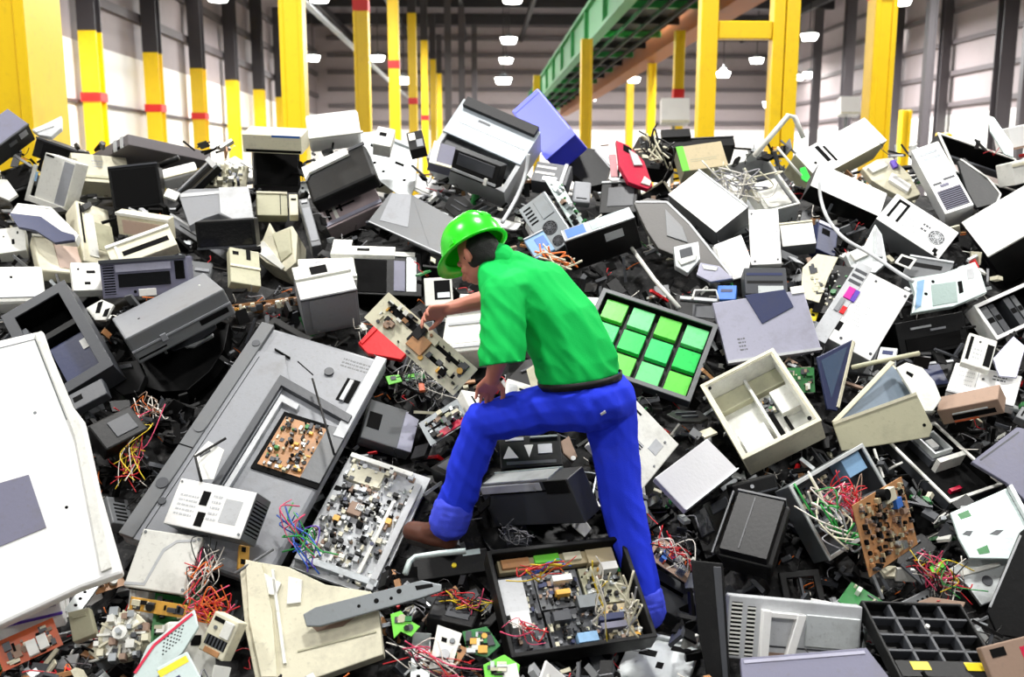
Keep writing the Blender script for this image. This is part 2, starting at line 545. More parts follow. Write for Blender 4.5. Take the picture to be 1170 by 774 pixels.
def plate(name, label, cat, poly, T=.02, m=WHITE, feats=(), hint=(0, .6, .8), off=0.0, d=None, bev=.004, group=None, sides=None, most=.5, curve=0, lip=0, push=True, body='panel'):
    """a sheet or casting of any outline lying in one plane; feats: (part name, picture outline, material, height)"""
    n = cdir(*hint)
    xs, ys = [p[0] for p in poly], [p[1] for p in poly]
    cx, cy = (min(xs) + max(xs)) / 2, (min(ys) + max(ys)) / 2
    d0 = d if d else surf(cx, cy)
    def loc_of(C, x, y, n, p):
        r = ray(*p)
        k = min(r.dot(n), -.1)
        q = CAM + r * ((C - CAM).dot(n) / k) - C
        return q.dot(x), q.dot(y)
    def mk(o):
        C = P(cx, cy, d0 + o)
        x = (RGT - n * RGT.dot(n)).normalized()
        y = n.cross(x)
        M = Matrix.Identity(4)
        for i in range(3):
            M[i][0], M[i][1], M[i][2], M[i][3] = x[i], y[i], n[i], C[i]
        f = Fr(); f.M, f.C, f.x, f.y = M, C, x, y
        f.poly = [loc_of(C, x, y, n, p) for p in poly]
        X = [a for a, b in f.poly]; Y = [b for a, b in f.poly]
        return f, (min(X), min(Y), -T), (max(X), max(Y), 0)
    f, h = settle(mk, off=off, most=most if push else 0)
    to = lambda p: loc_of(f.C, f.x, f.y, n, p)
    RM = f.M.copy(); RM.translation = f.M @ Vector((0, 0, -T))
    MB.PRE = Matrix.Translation((0, 0, T))
    mb = MB()
    mb.prism(f.poly, -T, 0, m, None, sides)
    if curve:
        bend(mb, curve)
    parent = None
    if feats:
        parent = empty(name, RM)
        tag(parent, label, cat, group)
        mb.build(body, parent, bev)
    else:
        o = mb.build(name, None, bev, at=RM)
        tag(o, label, cat, group)
        parent = o
    rng = random.Random(sum(map(ord, label or 'x')))
    for ft in feats:
        nm, q, mm, hh = ft[:4]
        pl = [to(p) for p in q]
        fb = MB()
        if nm == 'perforation':
            nx, ny = ft[4]
            for a in range(nx):
                for b in range(ny):
                    s, t = (a + .5) / nx, (b + .5) / ny
                    c = [(1 - s) * (1 - t) * pl[0][i] + s * (1 - t) * pl[1][i] + s * t * pl[2][i] + (1 - s) * t * pl[3][i] for i in (0, 1)]
                    fb.cyl(c, ft[5] if len(ft) > 5 else .004, -.001, hh, mm, 8)
        elif nm in ('component_scatter',):
            X = [a for a, b in pl]; Y = [b for a, b in pl]
            scatter(parent, (min(X), min(Y), max(X), max(Y)), 0, ft[4], rng, hmax=hh, pal=mm if isinstance(mm, list) else CHIPS)
            continue
        elif len(q) == 2 and nm not in ('groove', 'trim_line', 'strut', 'lead'):   # a round part: centre and a point on its edge
            r_ = math.hypot(pl[1][0] - pl[0][0], pl[1][1] - pl[0][1])
            fb.cyl(pl[0], r_, -.001, hh, mm, 20)
        elif nm in ('groove', 'trim_line', 'strut', 'lead'):
            w = ft[4]
            for a, b in zip(pl, pl[1:]):
                dx, dy = b[0] - a[0], b[1] - a[1]
                L = math.hypot(dx, dy) or 1
                px_, py_ = -dy / L * w / 2, dx / L * w / 2
                fb.prism([(a[0] + px_, a[1] + py_), (a[0] - px_, a[1] - py_), (b[0] - px_, b[1] - py_), (b[0] + px_, b[1] + py_)], -.001, hh, mm)
        else:
            fb.prism(pl, -.001, hh, mm)
        fo = fb.build(nm, parent, .0015 if hh > .004 else 0, 1)
    MB.PRE = None
    return parent, f

def bend(mb, k):
    mb.v = [(x, y, z - k * (x * x + y * y)) for x, y, z in mb.v]

def board(name, label, cat, p0, pU, pV, m=GREEN, n=60, hint=(0, .6, .8), d=None, off=0.0, T=.004, hmax=.03, pal=CHIPS, feats=(), smax=.035, group=None, wn=.35, coils=4, most=.5):
    rng = random.Random(sum(map(ord, label or 'x')))
    cx, cy = (pU[0] + pV[0]) / 2, (pU[1] + pV[1]) / 2
    d0 = d if d else surf(cx, cy) - .02
    def mk(o):
        f = fit(p0, pU, pV, hint, d0 + o, wn)
        f.T = T
        return f, (0, -f.H, -T), (f.W, 0, hmax * .6)
    f, h = settle(mk, off=off, most=most)
    RM = f.M.copy(); RM.translation = f.M @ Vector((f.W / 2, -f.H / 2, -T))
    MB.PRE = Matrix.Translation((-f.W / 2, f.H / 2, T))
    root = empty(name, RM)
    tag(root, label, cat, group)
    mb = MB(); mb.box((0, -f.H, -T), (f.W, 0, 0), m)
    mb.build('circuit_board', root)
    scatter(root, (f.W * .03, -f.H * .97, f.W * .97, -f.H * .03), 0, n, rng, None, hmax, pal, smax=smax)
    for i in range(coils):
        x, y = rng.uniform(.1, .85) * f.W, -rng.uniform(.15, .9) * f.H
        k = rng.random()
        mb = MB()
        if k < .4:
            mb.cyl((x, y), .009, 0, hmax * 1.1, rng.choice([BLACK, NAVY, PALEMET]), 14)
            mb.build('capacitor', root)
        elif k < .7:
            mb.box((x - .014, y - .012, 0), (x + .014, y + .012, hmax), rng.choice([AMBER, DSTEEL, BROWN]))
            mb.box((x - .009, y - .016, .003), (x + .009, y + .016, hmax * .85), rng.choice([COPPER, BLACK]))
            mb.build('transformer', root)
        else:
            for a in range(5):
                mb.box((x - .015 + a * .007, y - .015, 0), (x - .012 + a * .007, y + .015, hmax * 1.2), STEEL)
            mb.box((x - .016, y - .016, 0), (x + .017, y + .016, .004), STEEL)
            mb.build('heat_sink', root)
    add_feats(root, f, T, feats, m, rng)
    MB.PRE = None
    return root, f

def spline(pts, n=8):
    pts = [Vector(p) for p in pts]
    out = []
    for i in range(len(pts) - 1):
        a, b, c, e = pts[max(i - 1, 0)], pts[i], pts[i + 1], pts[min(i + 2, len(pts) - 1)]
        for k in range(n):
            t = k / n
            out.append(.5 * ((2 * b) + (c - a) * t + (2 * a - 5 * b + 4 * c - e) * t * t + (3 * b - a - 3 * c + e) * t ** 3))
    return out + [pts[-1]]

def tube(name, label, cat, pts, r, m, off=-.03, d=None, group=None, smooth=True, n=8):
    """a bar, pole or cable through picture points (x, y[, extra distance])"""
    w = [P(p[0], p[1], (d if d else surf(p[0], p[1])) + off + (p[2] if len(p) > 2 else 0)) for p in pts]
    if smooth and len(w) > 2:
        w = spline(w)
    c = w[len(w) // 2]
    mb = MB(); mb.tube([p - c for p in w], r, m, n)
    o = mb.build(name, at=Matrix.Translation(c))
    return tag(o, label, cat, group)

WIRES = [mat('red_wire', (.80, .10, .14), .4, dirt=.1), mat('white_wire', (.90, .88, .84), .4, dirt=.2), mat('pink_wire', (.88, .30, .45), .4, dirt=.1), mat('yellow_wire', (.90, .78, .15), .4, dirt=.1),
         mat('black_wire', (.05, .05, .05), .4, dirt=.1), mat('blue_wire', (.15, .35, .75), .4, dirt=.1), mat('grey_wire', (.6, .6, .62), .4, dirt=.1), mat('green_wire', (.15, .6, .25), .4, dirt=.1), mat('orange_wire', (.9, .45, .15), .4, dirt=.1)]
def wires(name, label, cat, a, b, spread=18, n=14, cols=None, off=-.03, r=.0022, group=None, d=None, loops=.05):
    rng = random.Random(sum(map(ord, label or 'x')))
    A, B = P(a[0], a[1], d or surf(*a)), P(b[0], b[1], d or surf(*b))
    if d is None:
        A, B = P(a[0], a[1], surf(*a) + off), P(b[0], b[1], surf(*b) + off)
    c = (A + B) / 2
    s = spread / FPX * (A - CAM).length
    mb = MB()
    for i in range(n):
        k = rng.uniform(0, .4); k2 = rng.uniform(.6, 1)
        pts = []
        for t in (k, k + (k2 - k) * .33, k + (k2 - k) * .66, k2):
            pts.append(A.lerp(B, t) - c + RGT * rng.gauss(0, s) * .7 + UPV * rng.gauss(0, s) * .7 - FWD * rng.uniform(-.01, loops))
        mb.tube(spline(pts, 5), r * rng.uniform(.7, 1.3), rng.choice(cols or WIRES), 5)
    o = mb.build(name, at=Matrix.Translation(c))
    return tag(o, label, cat, group)
# ================================================================== the hall
WALLW = mat('hall_white_wall', (.93, .92, .90), .7, dirt=.12, scale=.3, fine=2, var=0)
SIDING = mat('grey_siding', (.60, .555, .555), .6, dirt=.35, scale=.4, fine=2, var=0)
GIRT = mat('dark_girt', (.36, .33, .335), .6, dirt=.2, var=.05)
ROOF = mat('roof_decking', (.34, .31, .32), .7, dirt=.4, scale=.5, fine=2, var=0)
RCOL = mat('right_column_grey', (.27, .25, .26), .5, dirt=.2, scale=2, fine=12)
IRON = mat('dark_iron', (.12, .11, .12), .6, dirt=.2)
CONC = mat('concrete', (.45, .44, .42), .8, dirt=.5, scale=1.2, fine=20, var=0)
CYEL = mat('column_yellow', (.95, .79, .03), .4, dirt=.5, scale=2.5, fine=15, grime=(.75, .45, .02), var=.03)
CBLK = mat('column_black', (.19, .175, .185), .5, dirt=.2, scale=2, fine=12)
CRED = mat('column_red', (.86, .12, .10), .45, dirt=.15)
RUSTY = mat('rusty_orange_beam', (.66, .38, .16), .6, dirt=.55, scale=1.5, fine=12)
CGREEN = mat('conveyor_green', (.22, .62, .33), .45, dirt=.3, scale=1.5, fine=12)
MESHG = mat('conveyor_belt', (.07, .09, .07), .6, dirt=.3)
LAMP = mat('lamp_glow', (1, .99, .97), .5, dirt=0, bump=0, emit=14, var=0)

YB, XL, XR, ZC = 85.0, -14.0, 25.0, 13.5
def struct(o, nm=None):
    o['kind'] = 'structure'
    return o
b = MB(); b.box((XL - .3, -8, -.2), (XR + .3, YB + .3, 0), CONC); struct(b.build('floor'))
b = MB(); b.box((XL - .3, -8, ZC), (XR + .3, YB + .3, ZC + .2), ROOF); struct(b.build('ceiling'))
b = MB(); b.box((XL - .3, -8, 0), (XL, YB, 6.2), WALLW); b.box((XL - .3, -8, 6.2), (XL, YB, ZC), SIDING); struct(b.build('wall_left'))
b = MB(); b.box((XR, -8, 0), (XR + .3, YB, 4.6), WALLW); b.box((XR, -8, 4.6), (XR + .3, YB, ZC), SIDING); struct(b.build('wall_right'))
b = MB(); b.box((XL, YB, 0), (XR, YB + .3, 5.0), WALLW); b.box((XL, YB, 5.0), (XR, YB + .3, ZC), SIDING); struct(b.build('wall_back'))
nt_ = [0]
def trim(lo, hi, m):
    nt_[0] += 1
    b = MB(); b.box(lo, hi, m)
    struct(b.build('trim_%d' % nt_[0]))
for z in (5.4, 6.8, 8.2, 9.6, 11.0, 12.4):
    trim((XL + 1.0, YB - .25, z), (XR - .1, YB - .01, z + .34), GIRT)
for z in (5.0, 6.6, 8.2, 9.8, 11.4):
    trim((XR - .22, 8, z), (XR - .01, YB - .3, z + .24), GIRT)
for z in (7.6, 9.4, 11.2):
    trim((XL + .01, 8, z), (XL + .22, YB - .3, z + .35), GIRT)
trim((XL + .01, 8, 4.05), (XL + .12, YB - .3, 4.17), GIRT)
for i in range(9):
    trim((XL + .3, 12 + i * 8.2, ZC - .8), (XR - .3, 12.35 + i * 8.2, ZC - .02), IRON)
for i in range(8):
    x = XL + 3.2 + i * 4.7
    trim((x, 8, ZC - 1.25), (x + .25, YB - .4, ZC - .82), IRON)

def ibeam(mb, x, y, z0, z1, w, dpt, m, t=.05):
    mb.box((x - w / 2, y - dpt / 2, z0), (x + w / 2, y - dpt / 2 + t, z1), m)
    mb.box((x - w / 2, y + dpt / 2 - t, z0), (x + w / 2, y + dpt / 2, z1), m)
    mb.box((x - t / 2, y - dpt / 2 + t, z0), (x + t / 2, y + dpt / 2 - t, z1), m)

def column(x, y, w, label, zsplit=None, band=None, group=None, box=False, cat='column', name='steel_column', top=None, lower=None):
    e = empty(name, Matrix.Translation((x, y, 0)))
    tag(e, label, cat, group)
    def seg(nm, z0, z1, m, ww):
        b = MB()
        if box:
            b.box((-ww / 2, -ww / 2, z0), (ww / 2, ww / 2, z1), m)
            b.box((-ww / 2 - .02, -ww / 2 - .02, z0), (-ww / 2 + .06, ww / 2 + .02, z1), m)
            b.box((ww / 2 - .06, -ww / 2 - .02, z0), (ww / 2 + .02, ww / 2 + .02, z1), m)
        else:
            ibeam(b, 0, 0, z0, z1, ww, ww * .9, m)
        b.build(nm, e, .008, 1)
    zt = top or ZC - 1.3
    if zsplit:
        seg('painted_base', 0, zsplit, lower or CYEL, w)
        seg('shaft', zsplit + .002, zt, CBLK, w)
    else:
        seg('shaft', 0, zt, lower or CYEL, w)
    if band:
        b = MB(); b.box((-w / 2 - .03, -w / 2 - .03, band), (w / 2 + .03, w / 2 + .03, band + .3), CRED); b.build('red_band', e)
    b = MB(); b.box((-w * .7, -w * .7, 0), (w * .7, w * .7, .04), IRON); b.build('base_plate', e)
    return e

ORD = ['first', 'second', 'third', 'fourth', 'fifth', 'sixth', 'seventh', 'eighth', 'ninth', 'tenth', 'eleventh']
for i in range(7):
    y = 28.4 + 6.4 * i
    column(XL + .6, y, .62, 'black-topped yellow column against the white wall, %s counted into the hall' % ORD[i], 6.45, 4.1 if i < 4 else None, 'wall columns')
for i in range(8):
    y = 7.6 + 10.3 * i
    lab = ['massive yellow steel column rising behind black monitors at the heap edge', 'yellow column with dark flange just behind the small white box', 'yellow column with a red top band behind the white box'][i] if i < 3 else 'yellow column in the receding row, %s counted into the hall' % ORD[i]
    column(-3.33 if i else -3.58, y, .60 if i == 0 else .37, lab, 9.2 if i > 3 else None, {2: 6.35 - .2, 3: 5.6, 4: 4.9, 5: 4.6}.get(i), 'yellow column row', box=True)
for i, (px, Y, w) in enumerate([(1137, 44, .68), (1073, 52, .5), (1051, 38, .3), (1162, 42, .28), (514, 62, .42), (529, 66, .42), (543, 74, .4), (925, 66, .5), (960, 60, .6), (1035, 58, .5)]):
    X = (px - 550) / 1100 * Y
    if X > XR - .5: X = XR - .5
    column(X, Y, w, 'dark slim steel column before the grey siding, %s counted from the heap' % ORD[i], None, None, 'dark columns', lower=RCOL, box=w < .4)

# the yellow support frame and the posts that carry the conveyor
def post(px, Y, w, label, top, band=None, cat='post', name='conveyor_post'):
    return column((px - 550) / 1100 * Y, Y, w, label, None, band, None, True, cat, name, top)
e = empty('support_portal', Matrix.Translation(((801 - 550) / 1100 * 14, 14, 0)))
tag(e, 'big yellow steel portal frame with a cross beam', 'frame')
b = MB(); b.box((-.12, -.12, 0), (.12, .12, 7), CYEL); b.build('post', e, .01, 1)
b = MB(); b.box((.90, -.12, 0), (1.06, .12, 7), CYEL); b.build('post', e, .01, 1)
b = MB(); b.box((1.08, -.12, 0), (1.27, .12, 7), CYEL); b.build('post', e, .01, 1)
b = MB(); b.box((.13, -.1, 3.66), (.89, .1, 3.9), CYEL); b.build('cross_beam', e, .01, 1)
b = MB(); b.box((.2, .9, 0), (.34, 1.05, 3.6), CYEL); b.build('brace', e, .01, 1)
post(995, 15, .30, 'single round-edged yellow post with a red top', 7, 4.38)
post(770, 26, .22, 'thin yellow post with a red band under the conveyor', 5.38, 3.6)
post(740, 34, .24, 'thin yellow post under the rusty conveyor beam, beside the sign board', 5.38)
post(716, 42, .26, 'yellow post half hidden behind the crimson panel', 5.38)
post(667, 30, .30, 'yellow post under the green conveyor girder', 5.66)
post(612, 50, .3, 'short distant yellow post near the blue bin', 6.4)
post(1029, 30, .25, 'short bright yellow bollard post behind the white tower', 3.6)
post(1075, 30, .32, 'squat yellow bollard far behind the white tower', 2.9)
# conveyor: a green girder side, a dark belt bed and a rusty outer beam, one machine
e = empty('overhead_conveyor', Matrix.Translation((4.2, 40, 5.0)))
tag(e, 'long overhead conveyor with green lattice girder and rusty beam', 'conveyor')
def cb(nm, lo, hi, m):
    b = MB(); b.box([a - c for a, c in zip(lo, (4.2, 40, 5.0))], [a - c for a, c in zip(hi, (4.2, 40, 5.0))], m)
    return b.build(nm, e)
Y0, Y1 = 16, 70
cb('girder_flange', (3.35, Y0, 5.70), (3.65, Y1, 5.82), CGREEN)
cb('girder_flange', (3.35, Y0, 6.85), (3.65, Y1, 6.97), CGREEN)
cb('girder_web', (3.48, Y0, 5.83), (3.54, Y1, 6.84), CGREEN)
for i in range(12):
    cb('stiffener', (3.36, Y0 + 2 + i * 4.8, 5.83), (3.47, Y0 + 2.15 + i * 4.8, 6.84), CGREEN)
cb('belt_bed', (3.7, Y0, 6.05), (5.6, Y1, 6.15), MESHG)
for i in range(20):
    cb('cross_member', (3.66, Y0 + 1 + i * 2.8, 5.86), (5.62, Y0 + 1.18 + i * 2.8, 6.04), CGREEN if i % 2 else IRON)
for i in range(3):
    cb('roller_rail', (4.05 + i * .5, Y0, 5.74), (4.10 + i * .5, Y1, 5.85), IRON)
cb('outer_beam', (5.65, Y0, 5.55), (6.0, Y1, 6.6), RUSTY)
cb('outer_flange', (5.5, Y0, 5.42), (6.15, Y1, 5.54), RUSTY)
# lamps
for x_, z_ in ((-6.5, 7.8), (-5.6, 7.1)):
    nt_[0] += 1
    b = MB(); b.tube([(x_, 26, z_), (x_, YB - .3, z_)], .07, LGREY, 8); struct(b.build('trim_%d' % nt_[0]))
def lamp(x, y, z, power=0):
    e = empty('high_bay_lamp', Matrix.Translation((x, y, z)))
    tag(e, 'glowing white high bay lamp hanging below the dark roof', 'lamp', 'high bay lamps')
    b = MB(); b.cyl((0, 0), .34, .34, .62, DSTEEL, 20, None, .16); b.build('housing', e, .02, 1)
    b = MB(); b.cyl((0, 0), .40, .0, .335, LAMP, 24, None, .52); b.build('diffuser', e)
    b = MB(); b.cyl((0, 0), .03, .63, ZC - z - .01, IRON, 8); b.build('hanger', e)
    if power:
        l = bpy.data.lights.new('high_bay_light', 'AREA')
        l.shape = 'RECTANGLE'; l.size = 1.1; l.size_y = .55; l.energy = power; l.color = (1, .985, .96)
        lo = bpy.data.objects.new('high_bay_light', l); COL.objects.link(lo)
        lo.location = (x, y, z - .02)
LZ = 9.4
for px, py in [(160, 14), (243, 62), (297, 76), (375, 14), (437, 76), (585, 14), (581, 57), (578, 78), (575, 100), (465, 100), (915, 52), (857, 77), (1015, 14), (945, 92), (1090, 50), (1035, 95), (1062, 86), (875, 125), (820, 92), (765, 132), (720, 98), (672, 118)]:
    Y = 7.5 * 1100 / (190 - py)
    if Y > 82: Y = 60 + (py % 20)
    z = 1.9 + (190 - py) / 1100 * Y
    X = max(XL + 1.9, min(XR - .9, (px - 550) / 1100 * Y))
    lamp(X, Y, z, 0)
for x in (-8, 0, 8):
    for y, p_ in ((-3.5, 260), (4.5, 600), (12.5, 600)):
        lamp(x, y, LZ, p_)
for x in (-7, 6, 18):
    for y in (30, 52, 72):
        l = bpy.data.lights.new('hall_light', 'AREA'); l.size = 3; l.energy = 2600 if x < 0 else 4200
        lo = bpy.data.objects.new('hall_light', l); COL.objects.link(lo); lo.location = (x, y, 9.2)
w = bpy.data.worlds.new('World'); SC.world = w; w.use_nodes = True
w.node_tree.nodes['Background'].inputs['Color'].default_value = (.93, .95, 1, 1)
w.node_tree.nodes['Background'].inputs['Strength'].default_value = .22
# ================================================================== the heap, from the near edge backwards
NF = (0, .6, .8)
# ---- bottom centre
o, F_tray = openbox('television_chassis', 'black television chassis full of dusty modules and white ribbon leads beside the worker', 'chassis', (556, 630), (712, 612), (585, 752), T=.09, m=BLACK, inner=HOLLOW_BLACK, wall=.016, hint=(0, .6, .8), off=-.14, feats=[
    ('panel', (.08, .03, .93, .16), TAN, 'i', .03), ('panel', (.1, .05, .3, .14), COPPER, 'i', .045), ('panel', (.34, .04, .52, .12), LIME, 'i', .042), ('panel', (.55, .05, .68, .13), CREAM, 'i', .045), ('panel', (.72, .04, .92, .18), TAN, 'i', .04),
    ('board', (.06, .2, .3, .9), DGREY, 'i', .02, 26), ('board', (.31, .2, .62, .55), MGREY, 'i', .02, 40), ('board', (.32, .57, .7, .95), DGREY, 'i', .02, 36), ('board', (.64, .2, .94, .56), OLIVE, 'i', .02, 30), ('board', (.72, .58, .95, .95), TAN, 'i', .02, 30),
    ('panel', (.03, .28, .2, .62), LGREY, 'i', .075), ('panel', (.06, .6, .19, .74), PAPER, 'i', .078), ('panel', (.42, .28, .56, .34), PAPER, 'i', .06), ('panel', (.42, .42, .52, .47), AMBER, 'i', .06), ('panel', (.78, .22, .9, .3), PAPER, 'i', .07),
    ('panel', (.48, .84, .62, .93), SKYBLUE, 'i', .06), ('panel', (.66, .7, .84, .76), NAVY, 'i', .06), ('panel', (.66, .78, .84, .84), PGREY, 'i', .06), ('panel', (.55, .5, .7, .62), DSTEEL, 'i', .06), ('panel', (.35, .63, .47, .72), DGREY, 'i', .07)])
wires('wire_tangle', 'white ribbon leads spilling over the side of the black television chassis', 'wires', (716, 650), (722, 735), 9, 10, [WIRES[1], WIRES[6], CREAM], d=3.44, r=.0035, loops=.03)
wires('wire_tangle', 'white and yellow leads looped inside the black television chassis', 'wires', (680, 640), (690, 730), 10, 8, [WIRES[1], WIRES[1], CREAM, WIRES[3]], d=3.46, r=.003, loops=.03)
wires('wire_tangle', 'coloured leads across the top edge strip of the black television chassis', 'wires', (572, 660), (660, 640), 7, 12, [WIRES[8], WIRES[0], WIRES[5], WIRES[3]], d=3.47, r=.0025, loops=.02)
wires('wire_tangle', 'crimson wires below the white module of the television chassis', 'wires', (580, 712), (625, 722), 8, 9, [WIRES[0], WIRES[2], WIRES[1]], d=3.38, loops=.03)
PLACED += [hull_of(Matrix.Translation(P(x, y, dd)), (-a, -b_, -c), (a, b_, c)) for x, y, dd, a, b_, c in [(738, 690, 3.80, .07, .12, .1), (718, 590, 3.80, .08, .08, .25), (500, 605, 4.0, .13, .1, .07), (525, 540, 4.0, .09, .09, .16), (600, 470, 3.85, .22, .12, .1), (640, 360, 3.85, .26, .2, .3), (500, 360, 4.05, .1, .1, .08), (540, 290, 3.9, .15, .15, .2)]]
board('printed_circuit_board', 'long beige circuit board held in the hand of the worker', 'circuit board', (444, 334), (546, 422), (416, 363), CREAM, 55, (0, .35, .93), d=4.14, hmax=.022, smax=.03, most=0, coils=2, pal=[BLACK, HOLLOW_BLACK, COPPER, WHITE, DGREY, AMBER, CREAM], feats=[('slot', (.1, .15, .4, .4)), ('slot', (.62, .2, .93, .32)), ('slot', (.6, .55, .9, .68)), ('panel', (.42, .3, .58, .8), COPPER, 'f', .018), ('panel', (.40, .1, .48, .5), BLACK, 'f', .025)])
bx('sheet_metal_scrap', 'crumpled pale sheet on the floor of the heap under the worker', 'sheet metal', (724, 722), (800, 738), (700, 776), .03, PALEMET, [('slot', (.2, .3, .45, .42)), ('slot', (.5, .5, .6, .62)), ('lip', (.0, .0, 1, .06)), ('slot', (.62, .12, .9, .22))], (.1, .8, .6))
plate('plastic_plank', 'upright black slab standing beside the pale crumpled sheet', 'slab', [(789, 640), (826, 644), (830, 700), (834, 778), (808, 778), (797, 720)], .03, BLACK, [('ridge', [(815, 648), (824, 648), (832, 775), (826, 775)], DGREY, .008)], (-.25, .25, .93), off=-.12)
bx('perforated_rack', 'white metal frame with slotted upright posts above the purple plate', 'frame', (834, 680), (986, 694), (828, 752), .05, LGREY, [('vent', (.02, .1, .1, .95), WHITE), ('vent', (.14, .15, .2, .95), WHITE), ('bar', (.24, .18, .3, 1.0), BRIGHT, 'f', .03), ('bar', (.3, .2, .56, .28), BRIGHT, 'f', .025), ('bar', ((.5, .2), (.56, .2), (.48, 1.0), (.42, 1.0)), BRIGHT, 'f', .028), ('panel', (.58, .2, .98, .7), PALEMET, 'f', .01), ('slot', (.3, .74, 1, .77), DGREY), ('panel', (.32, .85, .5, .93), BROWN)], (0, .5, .86))
plate('metal_cover', 'flat purple-grey metal lid lying at the lower edge of the heap', 'lid', [(846, 752), (990, 740), (1018, 776), (1012, 800), (850, 800)], .025, PGREY, [('trim_line', [(850, 757), (988, 746)], LILAC, .003, .012)], (0, .75, .66), off=-.06)
openbox('battery_tray', 'ribbed black plastic tray with two yellow stickers', 'tray', (984, 686), (1098, 690), (1030, 776), .05, BLACK, hint=(.05, .7, .7), inner=BLACK, wall=.01, feats=[('rib', (.03, .2, .97, .23), DGREY, 'i', .04), ('rib', (.03, .42, .97, .45), DGREY, 'i', .04), ('rib', (.03, .62, .97, .65), DGREY, 'i', .04), ('rib', (.25, .03, .28, .78), DGREY, 'i', .04), ('rib', (.5, .03, .53, .78), DGREY, 'i', .04), ('rib', (.75, .03, .78, .78), DGREY, 'i', .04), ('panel', (.02, .78, .98, .98), BLACK, 'i', .05), ('label', (.15, .8, .32, .9), YELLOW, 'i', .052), ('label', (.66, .8, .84, .9), YELLOW, 'i', .052), ('screw', (.5, .3, .54, .36), PAPER, 'i', .05)])
plate('plastic_plank', 'black slab leaning at the edge beside the pale teal plate', 'slab', [(1128, 700), (1166, 608), (1230, 560), (1230, 740), (1140, 726)], .04, BLACK, [('trim_line', [(1131, 694), (1166, 612)], LGREY, .004, .008)], (-.3, .3, .9), off=-.1)
bx('cardboard_sheet', 'stained pinkish scrap board in the lower corner beyond the tray', 'board', (1120, 740), (1200, 720), (1140, 790), .03, BROWN, [('slot', (.1, .1, .3, .3)), ('label', (.5, .2, .8, .6), PINK)], (0, .7, .7))
# ---- bottom left
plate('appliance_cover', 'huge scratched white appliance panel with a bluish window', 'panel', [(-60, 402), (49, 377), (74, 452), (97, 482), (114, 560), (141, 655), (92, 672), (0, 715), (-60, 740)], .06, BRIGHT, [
    ('window', [(-60, 570), (33, 543), (53, 603), (-60, 650)], PGREY, .004), ('ridge', [(40, 383), (48, 380), (94, 490), (128, 650), (116, 655), (86, 500)], WHITE, .014), ('groove', [(-40, 408), (40, 388), (76, 480)], DSTEEL, .001, .004), ('hole', [(76, 580), (78, 580)], HOLLOW_BLACK, .001), ('hole', [(40, 472), (42, 472)], DSTEEL, .001), ('hole', [(78, 462), (79.5, 462)], DSTEEL, .001)], (.22, .5, .84), d=3.55, push=False, bev=.012)  # the steel-grey line paints shading and stains along the ridge
bx('plastic_film', 'crumpled white plastic wrap below the huge white panel', 'plastic wrap', (-30, 700), (66, 678), (-20, 738), .04, BRIGHT, [('ridge', (.1, .25, .95, .34), LILAC), ('ridge', (.3, .55, 1, .62), VIOLET), ('slot', (.55, .1, .9, .18), PGREY)], (.1, .6, .8), off=-.05)
board('relay_board', 'orange relay board with two white blocks under the white plastic wrap', 'circuit board', (-8, 736), (60, 706), (4, 768), ORANGE, 30, (0, .6, .8), hmax=.012, pal=[HOLLOW_BLACK, DGREY, CREAM, BROWN], coils=0, feats=[('panel', (.45, .45, .62, .95), PAPER, 'f', .02), ('panel', (.64, .42, .8, .9), PAPER, 'f', .02)], off=-.03)
plate('plastic_cover', 'small cream cover tile beside the orange relay board', 'cover', [(77, 700), (101, 694), (109, 724), (83, 734)], .03, OLIVE, [('slot', [(82, 704), (98, 700), (99, 704), (84, 708)], OLIVE, .004)], (-.2, .6, .8), off=-.05)
# a lumpy motor
def motor(name, label, cat, px, py, r, m, m2, off=-.04, seed=1):
    rng = random.Random(seed)
    d = surf(px, py) + off
    C = P(px, py, d)
    e = empty(name, Matrix.Translation(C) @ cdir(.1, .5, .85).to_track_quat('Z', 'Y').to_matrix().to_4x4())
    tag(e, label, cat)
    b = MB(); b.cyl((0, 0), r, -.05, .01, m, 24); b.cyl((0, 0), r * .8, .01, .02, m2, 24); b.build('housing', e, .003)
    b = MB(); b.cyl((0, 0), r * .3, .02, .06, m2, 16); b.cyl((0, 0), r * .12, .06, .085, STEEL, 12); b.build('shaft', e)
    b = MB()
    for i in range(12):
        a = i * .5236
        b.box((-.004, r * .45, .02), (.004, r * .98, .034), m2 if i % 2 else m, Matrix.Rotation(a, 4, 'Z'))
    b.build('rib', e)
    b = MB()
    for i in range(26):
        a, q = rng.uniform(0, 6.28), r * rng.uniform(.3, 1.1)
        s_ = rng.uniform(.006, .016)
        b.box((q * math.cos(a) - s_, q * math.sin(a) - s_, .0), (q * math.cos(a) + s_, q * math.sin(a) + s_, rng.uniform(.02, .055)), rng.choice([WHITE, CREAM, DGREY, STEEL, BROWN]))
    o = b.build('fitting', e); o['kind'] = 'stuff'
    PLACED.append(hull_of(e.matrix_world, (-r, -r, -.05), (r, r, .05)))
    return e
motor('drum_motor', 'whitish round pump motor beside the cream cover tile', 'motor', 141, 727, .085, CREAM, WHITE, seed=3)
plate('perforated_strip', 'pale perforated strip with pink tape along its edge', 'strip', [(150, 778), (168, 738), (222, 696), (227, 716), (208, 746), (176, 778)], .015, TEAL, [('trim_line', [(154, 770), (176, 738), (220, 702)], PINK, .003, .010), ('perforation', [(186, 730), (212, 712), (206, 732), (184, 752)], HOLLOW_BLACK, .001, (6, 5), .003)], (0, .65, .75), off=-.08)
bx('plastic_case', 'pale blue-grey case with a yellow strip at the very bottom of the heap', 'case', (178, 764), (214, 744), (196, 800), .06, TEAL, [('label', (.0, .1, .9, .3), YELLOW), ('slot', (.1, .5, .5, .7), NAVY)], (0, .6, .8), off=-.06)
